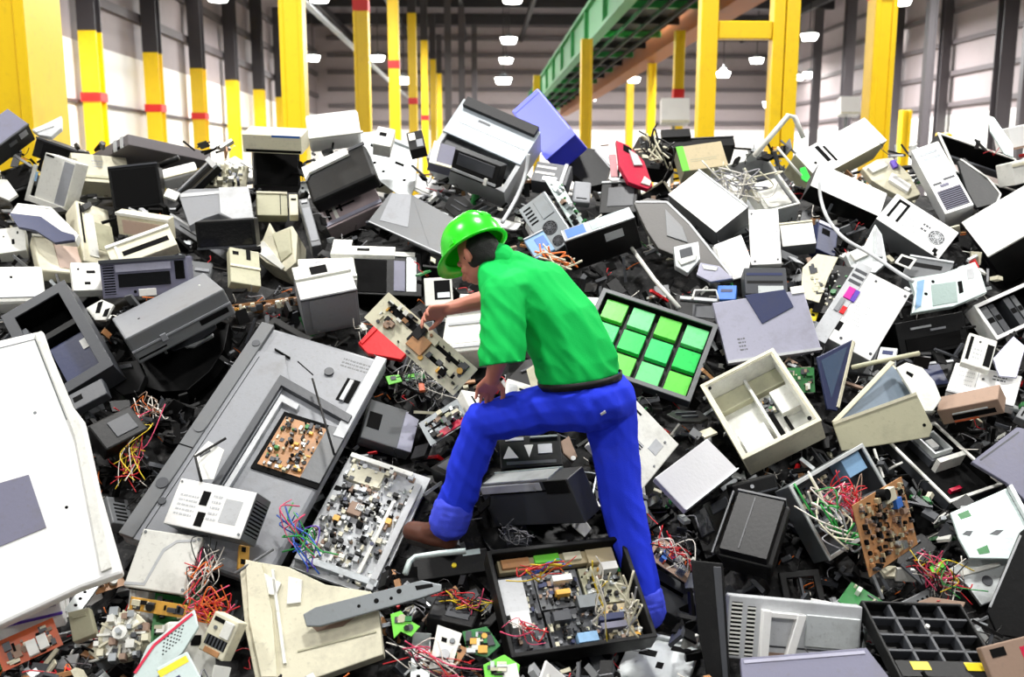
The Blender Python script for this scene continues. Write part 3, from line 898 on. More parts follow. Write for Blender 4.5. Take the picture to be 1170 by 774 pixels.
bx('transformer_block', 'grimy beige motor block with coloured leads beside the perforated strip', 'transformer', (246, 698), (274, 712), (226, 742), .06, CREAM, [('slot', (.1, .1, .5, .2)), ('panel', (.55, .1, .9, .5), WHITE, 'f', .01), ('vent', (.1, .55, .9, .8), DGREY), ('panel', (.2, .84, .8, .98), COPPER), ('screw', (.2, .3, .35, .4))], (-.1, .6, .8), off=-.05)
bx('optical_drive', 'square white disc drive with an embossed curve on its lid', 'disc drive', (164, 604), (232, 614), (141, 670), .04, WHITE, [('ridge', ((.0, .92), (.3, .9), (.36, .6), (.42, .3), (.6, .12), (.9, .06), (.9, .1), (.62, .16), (.46, .34), (.40, .62), (.33, .94), (.0, .97)), LGREY, 'f', .002), ('screw', (.03, .03, .08, .08)), ('screw', (.92, .03, .97, .08)), ('screw', (.92, .9, .97, .95)), ('slot', (.06, .3, .9, .7), None, 'b')], (-.05, .62, .78), off=-.08)
board('circuit_strip', 'amber circuit strip tucked under the square white drive', 'circuit board', (150, 682), (214, 692), (147, 697), AMBER, 14, NF, hmax=.02, coils=0, pal=[HOLLOW_BLACK, BLACK, CREAM, DGREY], off=-.05)
bx('power_supply', 'white steel power supply box with two black sockets', 'power supply', (207, 546), (294, 563), (186, 598), .12, BRIGHT, [('slot', (.35, .18, .45, .48)), ('slot', (.38, .62, .48, .92)), ('rows', (.08, .3, .32, .8), LGREY, 'f', .001, 5), ('label', (.66, .25, .88, .75), LGREY), ('rows', (.5, .2, .62, .8), LGREY, 'f', .001, 5), ('vent', (.1, .15, .9, .85), DSTEEL, 'r'), ('screw', (.02, .05, .05, .1)), ('screw', (.95, .88, .98, .94))], (-.25, .55, .8), off=-.2, sides=DSTEEL)
board('deck_chassis', 'large grey tape deck chassis crowded with white and black parts', 'chassis', (402, 517), (492, 547), (331, 648), LGREY, 380, (.02, .66, .75), hmax=.03, off=.1, T=.02, smax=.026, coils=7, pal=[WHITE, CREAM, BLACK, HOLLOW_BLACK, DGREY, LGREY, STEEL, BROWN, WHITE, LGREY], feats=[
    ('slot', (.02, .30, .3, .34)), ('slot', (.4, .36, .75, .4)), ('bar', (.88, .1, .96, .98), LGREY, 'f', .03), ('bar', (.02, .02, .8, .06), WHITE, 'f', .025), ('bar', (.72, .3, .76, .9), WHITE, 'f', .03), ('bar', (.02, .9, .98, .95), STEEL, 'f', .03), ('panel', (.1, .1, .5, .24), CREAM, 'f', .02), ('dots', (.89, .15, .95, .9), HOLLOW_BLACK, 'f', .031, (1, 12)), ('panel', (.3, .4, .46, .5), BROWN, 'f', .03)])
wires('wire_tangle', 'green, blue and violet wires bunched on the grey tape deck chassis', 'wires', (332, 578), (360, 645), 14, 16, [WIRES[7], WIRES[5], WIRES[2], WIRES[7], VIOLET], off=-.12, r=.003)
plate('front_cover', 'cracked cream plastic cover with an oval opening', 'cover', [(274, 655), (282, 640), (330, 648), (372, 668), (424, 676), (433, 700), (438, 748), (352, 778), (292, 778), (280, 720)], .05, CREAM, [
    ('lip', [(282, 642), (300, 646), (312, 700), (318, 776), (300, 776), (286, 710)], CREAM, .02), ('trim_line', [(312, 652), (318, 700), (326, 760)], WHITE, .012, .012), ('hollow', [(352, 712), (378, 702), (404, 696), (408, 704), (392, 716), (362, 722)], BROWN, .002), ('rib', [(330, 660), (346, 664), (344, 690), (328, 692)], WHITE, .01), ('trim_line', [(340, 745), (430, 722)], OLIVE, .004, .006), ('ridge', [(300, 655), (322, 668), (316, 682), (300, 680)], WHITE, .012)], (-.05, .62, .78), off=-.07)
plate('metal_rail', 'slotted grey metal rail lying across the cracked cream cover', 'rail', [(346, 702), (360, 694), (482, 663), (505, 668), (504, 676), (480, 684), (366, 716), (350, 716)], .012, DSTEEL, [('slot', [(474, 670), (494, 667), (495, 671), (476, 675)], HOLLOW_BLACK, .001), ('hole', [(430, 687), (433, 687)], HOLLOW_BLACK, .001), ('hole', [(447, 684), (449, 684)], HOLLOW_BLACK, .001), ('hole', [(456, 676), (459, 676)], HOLLOW_BLACK, .001), ('hole', [(410, 693), (412, 693)], HOLLOW_BLACK, .001)], (0, .6, .8), off=-.16)
tube('metal_bar', 'thin grey bar poking out of the wire mess near the cream cover', 'bar', [(268, 656), (312, 628)], .006, MGREY, off=-.14)
# ---- small bright pieces by the boot
for i, (nm, lab, pl, m, fe) in enumerate([
    ('circuit_fragment', 'torn lime-green board fragment beside the slotted rail', [(446, 702), (458, 698), (466, 708), (480, 716), (470, 728), (458, 722), (450, 730)], LIME, [('component_scatter', [(450, 702), (474, 722)], None, .008, 8)]),
    ('circuit_board', 'green circuit board with a dark chip in the lower tangle', [(528, 722), (556, 716), (572, 738), (556, 752), (534, 746)], GREEN, [('component_scatter', [(532, 722), (562, 748)], None, .015, 22), ('chip', [(550, 728), (562, 726), (566, 738), (554, 740)], DGREY, .006)]),
    ('circuit_fragment', 'bright green board corner with a white patch at the lower edge', [(552, 760), (576, 748), (594, 760), (590, 790), (556, 790)], LIME, [('patch', [(572, 762), (590, 758), (594, 776), (576, 780)], PAPER, .002), ('component_scatter', [(556, 756), (580, 772)], None, .01, 10)]),
    ('bracket_plate', 'small white bracket plate standing among green board pieces', [(500, 714), (528, 724), (514, 770), (490, 764)], WHITE, [('slot', [(505, 728), (511, 730), (510, 735), (504, 733)], HOLLOW_BLACK, .001), ('disc', [(508, 748), (514, 749)], LGREY, .006), ('disc', [(517, 733), (520, 734)], DSTEEL, .006)])]):
    plate(nm, lab, 'circuit board' if 'board' in nm or 'frag' in nm else 'plate', pl, .004, m, fe, (0, .6, .8), off=-.1 - .01 * i)
wires('wire_tangle', 'magenta and black wires in the tangle between rail and chassis', 'wires', (500, 680), (560, 690), 14, 18, [WIRES[4], WIRES[2], WIRES[0], WIRES[4], WIRES[3]], off=-.08)
wires('wire_tangle', 'pale and crimson wires trailing below the lime-green fragment', 'wires', (445, 740), (545, 768), 12, 18, [WIRES[0], WIRES[1], WIRES[4], WIRES[2]], off=-.08)
tube('pipe_bracket', 'pale bent pipe bracket beside the brown boot', 'pipe', [(532, 630), (500, 633), (474, 637), (468, 642), (463, 656)], .012, TEAL, off=-.16, smooth=False)
plate('plastic_beam', 'black plastic beam under the brown boot', 'beam', [(470, 640), (556, 626), (560, 652), (478, 664)], .06, BLACK, [('label', [(528, 630), (548, 627), (549, 633), (529, 636)], TEAL, .002), ('knob', [(519, 647), (522, 647)], YELLOW, .01)], (0, .6, .8), off=-.02)
# ---- left: the television back
o, F_tv = bx('television_casing', 'big grey television back cover lying face down on the slope', 'television back', (300, 371), (442, 413), (137, 612), .07, GREY, [
    ('panel', ((.02, .14), (.3, .12), (.42, .22), (.42, .9), (.3, 1.0), (.02, 1.0)), GREY, 'f', .012), ('panel', (.0, .0, .1, 1.0), MGREY, 'f', .022), ('bar', ((.36, .22), (.98, .30), (.98, .335), (.41, .265), (.41, .88), (.36, .9)), DGREY, 'f', .03), ('bar', ((.44, .3), (.60, .32), (.60, .345), (.475, .33), (.475, .86), (.44, .86)), LGREY, 'f', .024),
    ('cut', (.52, .36, 1.0, .62), HOLLOW_BLACK, 'f', .010), ('board', (.55, .38, .86, .6), COPPER, 'f', .013, 46), ('panel', (.86, .36, 1.0, .6), MGREY, 'f', .016), ('cut', (.80, .13, .9, .24), HOLLOW_BLACK, 'f', .003), ('handle', (.83, .14, .86, .24), LGREY, 'f', .016), ('disc', (.62, .11, .69, .15), DGREY, 'f', .012), ('disc', (.03, .09, .09, .13), DGREY, 'f', .026), ('disc', (.02, .75, .1, .82), DGREY, 'f', .027), ('disc', (.02, .50, .1, .57), MGREY, 'f', .027), ('disc', (.1, .83, .15, .86), DGREY, 'f', .02),
    ('slot', ((.2, .1), (.34, .12), (.34, .125), (.2, .105)), HOLLOW_BLACK, 'f', .013), ('slot', ((.4, .12), (.56, .16), (.56, .165), (.4, .125)), HOLLOW_BLACK), ('lip', (.92, .0, 1.0, .4), LGREY, 'f', .02), ('rows', (.7, .04, .95, .09), MGREY, 'f', .001, 3), ('cut', (.0, .62, .1, .625), HOLLOW_BLACK, 'f', .023), ('slot', (.13, .16, .135, .98), HOLLOW_BLACK, 'f', .013)], (.0, .68, .73), off=-.06, bev=.02)
tube('metal_rod', 'thin black rod lying across the grey television back', 'rod', [(357, 433), (382, 520)], .005, BLACK, off=-.24)
plate('paper_tag', 'white folded card on the television back above the power supply', 'card', [(222, 520), (238, 504), (256, 514), (244, 548), (230, 548)], .003, PAPER, [('slot', [(228, 521), (240, 514), (241, 516), (229, 523)], DGREY, .001)], (-.1, .6, .8), off=-.26)
tube('twisted_bracket', 'bent black wire bracket beside the white folded card', 'bracket', [(230, 550), (223, 522), (258, 501)], .006, BLACK, off=-.27, smooth=False)
bx('plastic_cover', 'grey plastic cover between the television back and the blue-jeaned knee', 'cover', (424, 456), (480, 474), (412, 500), .09, MGREY, [('slot', (.05, .3, .3, .7)), ('panel', (.72, .05, 1, 1), LILAC, 'f', .006)], (0, .6, .8))
board('slotted_board', 'metal panel with slots and reddish board beside the knee', 'circuit board', (478, 484), (522, 456), (492, 510), DSTEEL, 30, (0, .5, .85), coils=0, feats=[('slot', (.1, .2, .9, .28)), ('slot', (.1, .45, .9, .53)), ('panel', (.3, .7, .9, .95), PINK)])
wires('wire_tangle', 'red and yellow wires in the dark gap beside the white panel', 'wires', (165, 470), (136, 560), 12, 26, [WIRES[0], WIRES[3], WIRES[1], WIRES[2], WIRES[4]], off=.02)
wires('wire_tangle', 'brown and pale wires above the dark gap beside the television back', 'wires', (155, 455), (190, 480), 10, 14, [WIRES[1], WIRES[8], WIRES[4], BROWN], off=.02)
wires('wire_tangle', 'pink wires piled beside the square white drive', 'wires', (245, 622), (225, 690), 14, 28, [WIRES[0], WIRES[2], WIRES[8], WIRES[1], WIRES[4]], off=-.06)
wires('wire_tangle', 'red and orange wires between perforated strip and motor block', 'wires', (215, 700), (268, 690), 14, 22, [WIRES[0], WIRES[2], WIRES[8], WIRES[3]], off=-.1)
bx('plastic_bracket', 'amber and black bracket beside the wires above the cream cover', 'bracket', (274, 622), (286, 624), (272, 650), .02, AMBER, [('slot', (.2, .1, .6, .3)), ('slot', (.2, .6, .6, .8))], NF, off=-.1)
# ---- between the legs
bx('metal_case', 'dark metal case standing between the legs of the worker', 'case', (546, 556), (648, 548), (566, 602), .2, DGREY, [('slot', (.1, .2, .9, .24)), ('panel', (.02, .02, .7, .2), LGREY), ('screw', (.6, .1, .66, .2), PAPER), ('panel', (.74, .0, .98, .3), BLACK), ('bar', (.02, .0, .8, .06), TEAL, 't', .008), ('panel', (.05, .1, .78, .9), PALEMET, 't', .006)], (0, .1, .99), pT=(562, 540))
bx('card_cage', 'black card cage with white clips behind the dark metal case', 'card cage', (570, 500), (640, 496), (572, 536), .12, BLACK, [('panel', ((.15, .3), (.3, .7), (.05, .7)), PAPER), ('panel', ((.4, .3), (.55, .3), (.47, .7)), PAPER), ('panel', (.62, .3, .85, .6), LGREY), ('slot', (.1, .8, .9, .9), DGREY), ('panel', (.1, .05, .4, .15), LGREY), ('bar', (.5, .05, .95, .12), DSTEEL)], (0, .5, .86))  # white triangles paint highlights onto the black cage
tube('metal_rod', 'bent pale wire rod beside the standing leg', 'rod', [(655, 538), (682, 542), (672, 592)], .005, STEEL, off=-.05, smooth=False)
plate('paper_scrap', 'crumpled white paper scrap at the foot of the bent rod', 'paper', [(650, 590), (664, 588), (676, 604), (668, 614), (654, 602)], .006, PAPER, [('slot', [(656, 594), (662, 592), (664, 596), (658, 598)], HOLLOW_BLACK, .001)], NF, off=-.04)
plate('plastic_sheet', 'dark shiny panel lying between the boot and the standing leg', 'panel', [(545, 606), (640, 588), (690, 604), (700, 614), (560, 630)], .03, BLACK, [('ridge', [(575, 608), (600, 602), (608, 622), (580, 626)], DGREY, .02)], (0, .8, .6))
wires('wire_tangle', 'dusty grey wires lying on the dark panel between the legs', 'wires', (570, 604), (605, 620), 8, 14, [WIRES[6], WIRES[4], DGREY], off=-.08)
plate('plastic_lever', 'red plastic lever hanging beside the standing leg', 'lever', [(640, 505), (650, 498), (660, 522), (654, 528), (644, 518)], .02, BROWN, [('hole', [(655, 524), (658, 524)], PAPER, .004)], NF)
# ---- right of the worker
bx('vented_cover', 'white vented panel half hidden behind the standing leg', 'panel', (722, 452), (776, 508), (672, 508), .04, WHITE, [('vent', (.42, .42, .62, .66), LGREY), ('screw', (.8, .12, .84, .17)), ('screw', (.9, .5, .93, .54)), ('slot', (.1, .1, .3, .13)), ('panel', (.68, .2, .84, .4), LGREY, 'f', .002)], (.2, .6, .75))
o, F_green = openbox('battery_rack', 'grey rack holding rows of bright green cells', 'rack', (690, 330), (820, 372), (652, 412), .06, DGREY, inner=BLACK, wall=.012, hint=(0, .55, .83), rim=.02, rim_m=MGREY, feats=[
    x for r_ in range(3) for c in range(4) for x in [('panel', (.06 + c * .235, .07 + r_ * .31, .06 + c * .235 + .19, .07 + r_ * .31 + .25), [mat('cell_lime', (.42, .86, .32), .3, dirt=.7, scale=26, fine=90, grime=(.08, .3, .04)), mat('cell_green', (.16, .82, .36), .3, dirt=.75, scale=26, fine=90, grime=(.02, .25, .08)), mat('cell_pale', (.45, .88, .55), .3, dirt=.75, scale=26, fine=90, grime=(.05, .35, .15)), mat('cell_mint', (.22, .86, .45), .3, dirt=.7, scale=26, fine=90, grime=(.02, .28, .1))][(r_ * 3 + c * 2) % 4], 'i', .03)]] + [('dots', (.03, .01, .97, .045), HOLLOW_BLACK, 'f', .006, (16, 1)), ('dots', (.955, .06, .99, .95), HOLLOW_BLACK, 'f', .006, (1, 10))])
bx('flat_sheet', 'clean pale grey flat panel lying beside the standing leg', 'panel', (748, 546), (808, 501), (784, 584), .035, mat('pale_grey_panel', (.80, .80, .81), .35, dirt=.1), [('ridge', (.0, .97, 1, 1.0), PALEMET)], (-.05, .75, .65), off=-.08)
o, F_pc = openbox('printer_housing', 'open cream printer housing with smashed interior', 'printer housing', (801, 441), (883, 399), (849, 525), .16, CREAM, inner=WHITE, wall=.02, hint=(-.1, .6, .8), rim=.014, off=-.1, feats=[('slot', (.55, .5, .62, .85), HOLLOW_BLACK, 'i', .02), ('slot', (.7, .6, .74, .9), HOLLOW_BLACK, 'i', .02), ('panel', (.05, .05, .95, .25), OLIVE, 'i', .04), ('bar', (.5, .05, .54, .95), WHITE, 'i', .07), ('panel', (.7, .3, .95, .6), WHITE, 'i', .05), ('panel', (.1, .6, .45, .95), BRIGHT, 'i', .06), ('label', (.45, .8, .6, .9), YELLOW, 'i', .03), ('component_' and 'screw', (.88, .9, .93, .95), HOLLOW_BLACK, 'f', .005), ('screw', (.06, .06, .1, .1), HOLLOW_BLACK, 'f', .005), ('board', (.55, .3, .7, .5), DSTEEL, 'i', .01, 12)])
bx('monitor_shell', 'dusty black monitor shell with a stepped neck', 'monitor shell', (840, 563), (905, 577), (815, 634), .16, BLACK, [('panel', (.1, .06, .9, .96), BLACK, 'f', .04), ('ridge', (.08, .02, .92, .05), DGREY, 'f', .045), ('ridge', (.4, .1, .42, .9), DGREY, 'f', .043), ('lip', (-.04, .0, .0, 1), DGREY)], (-.05, .5, .85), off=-.12, bev=.02, taper=.2)
bx('monitor_neck', 'black rounded housing rising above the dusty monitor shell', 'housing', (836, 554), (886, 541), (842, 576), .08, BLACK, [('screw', (.38, .25, .46, .45), LGREY), ('ridge', (.05, .7, .95, .78), DGREY)], (0, .5, .85), off=-.02, bev=.015)
bx('plastic_case', 'black case in the shade below the pale flat panel', 'case', (786, 586), (832, 560), (806, 640), .1, BLACK, [('ridge', (.1, .1, .4, .6), DGREY), ('panel', (.5, .1, .9, .3), DGREY)], (-.1, .6, .8))
board('power_board', 'power board with tangled leads behind the standing leg', 'circuit board', (752, 612), (794, 640), (748, 642), BROWN, 40, (0, .6, .8), hmax=.03, off=.12, pal=[CREAM, WHITE, BLACK, BLUE, ORANGE, BROWN])
wires('wire_tangle', 'red and white leads on the board behind the standing leg', 'wires', (758, 615), (786, 640), 12, 20, [WIRES[0], WIRES[1], WIRES[1], WIRES[4]], off=-.1)
bx('metal_case', 'grey metal box under the board behind the standing leg', 'case', (752, 650), (790, 672), (746, 690), .1, MGREY, [('slot', (.1, .3, .8, .4)), ('screw', (.85, .1, .92, .25))], (.1, .3, .94))
plate('round_cover', 'curved white plastic lid behind the empty cream cover', 'lid', [(1024, 420), (1036, 414), (1054, 420), (1068, 436), (1076, 456), (1066, 470), (1052, 470), (1040, 446)], .02, WHITE, [('slot', [(1036, 424), (1044, 428), (1042, 432), (1035, 427)], HOLLOW_BLACK, .001)], (-.1, .5, .86), off=-.1)
BGP = mat('blue_grey_paint', (.50, .56, .62), .4, dirt=.3)
o, F_box = plate('desktop_cover', 'empty cream computer cover folded open into a corner', 'case', [(951, 483), (1047, 449), (1066, 488), (1062, 500), (962, 516)], .008, OLIVE, [('trim_line', [(952, 484), (1047, 450)], CREAM, .004, .014), ('hole', [(1056, 486), (1058, 486)], HOLLOW_BLACK, .001)], (-.05, .15, .98), off=-.1)
o2, _ = plate('inner_wall', None, None, [(953, 481), (1018, 416), (1049, 450), (1046, 500), (962, 510)], .008, BGP, (), (.1, .45, .88), off=.02, push=False)
o3, _ = plate('rim', None, None, [(950, 482), (1017, 412), (1023, 414), (957, 483)], .01, CREAM, (), (-.1, .5, .86), off=-.05, push=False)
o4, _ = plate('rim', None, None, [(1017, 412), (1052, 450), (1045, 452), (1016, 419)], .01, CREAM, (), (-.1, .5, .86), off=-.04, push=False)
bpy.context.view_layer.update()
for q in (o2, o3, o4):
    q.parent = o; q.matrix_parent_inverse = o.matrix_world.inverted()
plate('glass_screen', 'thin dark glass screen with a white edge standing upright', 'screen', [(934, 408), (974, 388), (978, 392), (957, 470), (946, 468)], .015, NAVY, [('trim_line', [(975, 390), (957, 466)], CREAM, .006, .016), ('window', [(938, 412), (968, 396), (950, 455)], mat('smoky_glass', (.30, .36, .45), .15, dirt=.4), .002)], (.35, .3, .88), off=-.06)
o, F_ch = openbox('computer_chassis', 'gutted computer chassis spilling red and white cables', 'chassis', (902, 556), (985, 508), (948, 640), .1, DSTEEL, inner=DGREY, wall=.006, hint=(.0, .65, .75), rim=.012, rim_m=PALEMET, feats=[('panel', (.7, .05, .95, .3), SKYBLUE, 'i', .08), ('board', (.05, .1, .6, .6), DGREY, 'i', .02, 40), ('bar', (.1, .6, .9, .68), STEEL, 'i', .09)])
board('main_board', 'brown circuit board with heavy parts tipped over the gutted chassis', 'circuit board', (974, 578), (1030, 545), (994, 660), COPPER, 200, (.05, .55, .83), hmax=.02, smax=.022, off=-.14, pal=[BROWN, HOLLOW_BLACK, TAN, COPPER, BLACK, OLIVE, BROWN, HOLLOW_BLACK, DGREY], coils=6, feats=[('panel', (.5, .02, .7, .2), CREAM, 'f', .03), ('panel', (.66, .2, .78, .34), BLUE, 'f', .03), ('disc', (.4, -.02, .6, .14), HOLLOW_BLACK, 'f', .04)], most=.1)
wires('wire_tangle', 'red cables bunched in the gutted chassis above the brown board', 'wires', (952, 555), (990, 590), 16, 30, [WIRES[0], WIRES[2], WIRES[0], WIRES[1], BROWN], off=-.16)
wires('wire_tangle', 'pale cables trailing down beside the brown board', 'wires', (925, 560), (980, 630), 14, 16, [WIRES[1], WIRES[6], CREAM, WIRES[7]], off=-.14, r=.004)
openbox('drive_bay_case', 'black-lined case with a white rim and a loose drive cage', 'case', (1010, 500), (1068, 483), (1086, 574), .06, DGREY, inner=HOLLOW_BLACK, wall=.008, hint=(.1, .65, .75), rim=.012, rim_m=WHITE, off=-.04, feats=[('panel', (.4, .1, .85, .45), DGREY, 'i', .04), ('frame', (.45, .12, .8, .42), PALEMET, 'i', .07, .01), ('bar', (.4, .48, .9, .54), WHITE, 'i', .07), ('panel', (.55, .2, .68, .32), BRIGHT, 'i', .06), ('label', (.3, .8, .5, .84), PINK, 'i', .02)])
plate('metal_plate', 'pale teal metal plate with oval and square cutouts', 'plate', [(1086, 586), (1150, 558), (1172, 598), (1200, 600), (1190, 640), (1108, 638), (1096, 616)], .012, TEAL, [('cutout', [(1094, 588), (1106, 583), (1110, 590), (1098, 594)], GREEN, .001), ('cutout', [(1099, 611), (1104, 607), (1112, 607), (1108, 613)], DGREY, .001), ('cutout', [(1130, 611), (1138, 606), (1147, 606), (1140, 612)], DGREY, .001), ('cutout', [(1116, 628), (1128, 623), (1131, 632), (1119, 634)], GREEN, .001), ('fold', [(1150, 558), (1154, 556), (1176, 596), (1172, 598)], PALEMET, .02)], (.1, .65, .75), off=-.04)
plate('crumpled_sheet', 'crumpled light plastic sheet under the pale teal plate', 'plastic sheet', [(1084, 650), (1120, 632), (1160, 640), (1150, 680), (1122, 692), (1106, 670)], .02, PALEMET, [('ridge', [(1096, 654), (1140, 644), (1142, 648), (1098, 660)], WHITE, .014), ('ring', [(1128, 664), (1134, 664)], DGREY, .004)], (.0, .6, .8), off=.02)
wires('wire_tangle', 'mixed green and red wires under the brown board', 'wires', (1046, 640), (1094, 672), 16, 30, [WIRES[7], WIRES[0], WIRES[3], WIRES[1], WIRES[4], WIRES[2]], off=-.06)
plate('circuit_fragment', 'small green fragment among the mixed wires', 'circuit board', [(1062, 648), (1078, 640), (1080, 650), (1066, 656)], .004, LIME, [('chip', [(1066, 648), (1074, 645), (1074, 649), (1067, 651)], CREAM, .004)], NF, off=-.1)
plate('wooden_strip', 'tan wooden strip above the ribbed black tray', 'strip', [(1048, 688), (1064, 682), (1104, 688), (1100, 696), (1052, 698)], .015, BROWN, (), NF, off=-.06)
plate('metal_sheet', 'purple-grey metal panel at the edge beside the black-lined case', 'panel', [(1110, 528), (1162, 488), (1220, 500), (1220, 600), (1172, 572), (1150, 552)], .02, PGREY, [('groove', [(1120, 526), (1164, 494)], DGREY, .002, .006)], (.05, .6, .8))
bx('cardboard_box', 'squashed brown box above the purple-grey panel', 'box', (1070, 470), (1140, 456), (1078, 486), .12, BROWN, [('slot', (.2, .5, .9, .8)), ('panel', (.22, .35, .8, .45), PALEMET), ('label', (.2, .85, .6, .98), ORANGE)], (.1, .0, .99), pT=(1086, 462))
# ================================================================== middle band
bx('notebook_computer', 'lilac-grey notebook computer lid with a navy square', 'notebook computer', (814, 346), (918, 331), (832, 416), .03, LILAC, [('panel', ((.36, -.04), (.80, -.04), (.84, .26), (.46, .46)), NAVY, 'f', .006), ('rows', (.16, .62, .24, .85), MGREY, 'f', .001, 4), ('panel', (.86, -.06, 1.0, .06), PAPER, 'f', .008), ('ridge', (.0, .96, 1, 1), LGREY)], (0, .45, .9), off=-.05)
bx('plastic_case', 'dark case with a bright handle strip behind the lilac notebook', 'case', (772, 336), (822, 340), (770, 372), .12, BLACK, [('bar', (.1, .1, .95, .2), LGREY), ('panel', (.4, .3, .9, .7), DGREY)], NF)
tube('carry_handle', 'white looped handle above the lilac notebook lid', 'handle', [(791, 342), (794, 332), (818, 332), (821, 342)], .006, WHITE, off=-.12, smooth=False)
bx('plastic_block', 'vivid blue block behind the lilac notebook lid', 'block', (820, 326), (842, 326), (818, 342), .05, BLUE, [('slot', (.2, .3, .8, .5), NAVY)], NF)
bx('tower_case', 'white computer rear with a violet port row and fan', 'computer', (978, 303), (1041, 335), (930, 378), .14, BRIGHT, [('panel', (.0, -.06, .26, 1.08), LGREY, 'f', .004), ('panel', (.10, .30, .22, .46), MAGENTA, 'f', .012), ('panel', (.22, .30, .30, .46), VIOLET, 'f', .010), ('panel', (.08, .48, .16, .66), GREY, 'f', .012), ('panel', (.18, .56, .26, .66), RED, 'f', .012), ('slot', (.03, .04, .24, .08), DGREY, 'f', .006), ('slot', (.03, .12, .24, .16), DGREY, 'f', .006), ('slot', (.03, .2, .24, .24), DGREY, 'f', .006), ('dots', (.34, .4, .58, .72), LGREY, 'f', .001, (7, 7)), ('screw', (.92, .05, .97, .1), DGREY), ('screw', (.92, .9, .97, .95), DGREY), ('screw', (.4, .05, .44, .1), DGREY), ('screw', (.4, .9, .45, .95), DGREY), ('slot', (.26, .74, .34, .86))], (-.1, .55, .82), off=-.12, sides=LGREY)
bx('power_supply', 'small grey power supply with a round fan under the violet ports', 'power supply', (930, 366), (958, 376), (922, 388), .06, GREY, [('fan', (.15, .05, .85, .95), LGREY), ('screw', (.02, .05, .08, .12)), ('screw', (.92, .05, .98, .12))], (-.1, .5, .86), off=-.12)
plate('circuit_sheet', 'cream board sheet bent beside the black board', 'board', [(917, 306), (934, 290), (958, 294), (946, 318), (936, 346), (915, 340)], .006, CREAM, [('component_scatter', [(922, 302), (944, 336)], [CREAM, WHITE, OLIVE, DGREY], .008, 16)], (-.1, .5, .86), off=-.06)
board('logic_board', 'black board with a green disc behind the violet ports', 'circuit board', (946, 302), (978, 306), (928, 356), BLACK, 26, (0, .5, .86), coils=1, pal=[WHITE, LGREY, GREEN, CREAM], hmax=.014, smax=.016, feats=[('disc', (.4, .5, .6, .66), GREEN, 'f', .016)], off=-.02)
plate('plastic_clip', 'little yellowish clip under the black board', 'clip', [(926, 352), (936, 356), (932, 368), (922, 364)], .02, YELLOW, [('hole', [(929, 360), (931, 361)], HOLLOW_BLACK, .001)], NF, off=-.1)
plate('front_plate', 'pale teal front panel with a squarish window', 'front panel', [(1040, 318), (1078, 312), (1114, 299), (1121, 312), (1128, 334), (1090, 350), (1042, 358), (1046, 336)], .03, TEAL, [('window', [(1064, 326), (1092, 322), (1094, 345), (1066, 350)], mat('teal_window', (.60, .68, .66), .3, dirt=.3), .003), ('slot', [(1094, 322), (1099, 321), (1101, 334), (1096, 336)], HOLLOW_BLACK, .001), ('ridge', [(1048, 322), (1056, 320), (1052, 350), (1046, 354)], SKYBLUE, .004), ('hole', [(1066, 322), (1068, 322)], HOLLOW_BLACK, .001), ('hole', [(1058, 336), (1060, 336)], HOLLOW_BLACK, .001), ('rows', [(1104, 308), (1112, 306), (1114, 318), (1106, 320)], LGREY, .001)], (.0, .5, .86), off=-.08)
openbox('computer_shell', 'white computer front frame with black drive bays', 'computer', (1113, 350), (1176, 322), (1139, 388), .1, BRIGHT, inner=HOLLOW_BLACK, wall=.008, hint=(.1, .4, .9), rim=.016, rim_m=BRIGHT, off=-.08, feats=[('bay', (.1, .1, .22, .9), MGREY, 'i', .07), ('bay', (.26, .1, .36, .9), DGREY, 'i', .06), ('bay', (.5, .12, .6, .9), DGREY, 'i', .075), ('bay', (.66, .12, .74, .9), MGREY, 'i', .06)])
bx('drive_bracket', 'small white drive bracket with a black slot', 'bracket', (1108, 380), (1140, 390), (1098, 414), .04, WHITE, [('slot', (.08, .1, .2, .85)), ('slot', (.72, .2, .95, .9)), ('screw', (.4, .15, .48, .25), DGREY), ('rows', (.3, .4, .6, .8), LGREY, 'f', .001, 3)], (0, .5, .86), off=-.05)
plate('plastic_sheet', 'lilac panel behind the small white drive bracket', 'sheet', [(1134, 410), (1158, 384), (1172, 396), (1162, 432), (1142, 430)], .012, LILAC, (), NF, off=-.02)
bx('drive_case', 'white slim drive case with printed squares on its lid', 'disc drive', (1092, 414), (1168, 430), (1080, 448), .05, BRIGHT, [('dots', (.1, .05, .34, .85), LGREY, 'f', .001, (8, 6)), ('screw', (.45, .3, .49, .42), DGREY), ('screw', (.55, .55, .59, .67), DGREY), ('rows', (.6, .15, .8, .35), DGREY, 'f', .001, 2), ('ridge', (.0, .95, 1, 1), LGREY), ('slot', (.38, .0, .39, 1), LGREY)], (0, .55, .83), off=-.05)
bx('speaker_case', 'black loudspeaker case beside the white slim drive', 'speaker', (1032, 418), (1088, 412), (1046, 446), .12, BLACK, [('panel', (.3, .1, .7, .9), NAVY), ('ridge', (.0, .0, 1, .08), LGREY)], (0, .5, .86), off=.02)
bx('plastic_case', 'glossy black case filling the gap above the drive bracket', 'case', (1022, 370), (1100, 356), (1030, 410), .2, BLACK, [('ridge', (.2, .2, .5, .26), LGREY), ('ridge', (.48, .32, .7, .38), GREY), ('panel', (.1, .5, .9, .9), HOLLOW_BLACK)], (0, .4, .9), off=.06)
tube('plastic_stick', 'yellowish plastic stick lying above the cream cover', 'stick', [(974, 420), (1010, 412), (1050, 404)], .012, OLIVE, off=-.08, smooth=False)
bx('connector_block', 'small grey connector block beside the yellowish stick', 'connector', (1006, 396), (1026, 398), (1002, 410), .03, LGREY, [('slot', (.2, .3, .8, .6), NAVY)], NF, off=-.02)
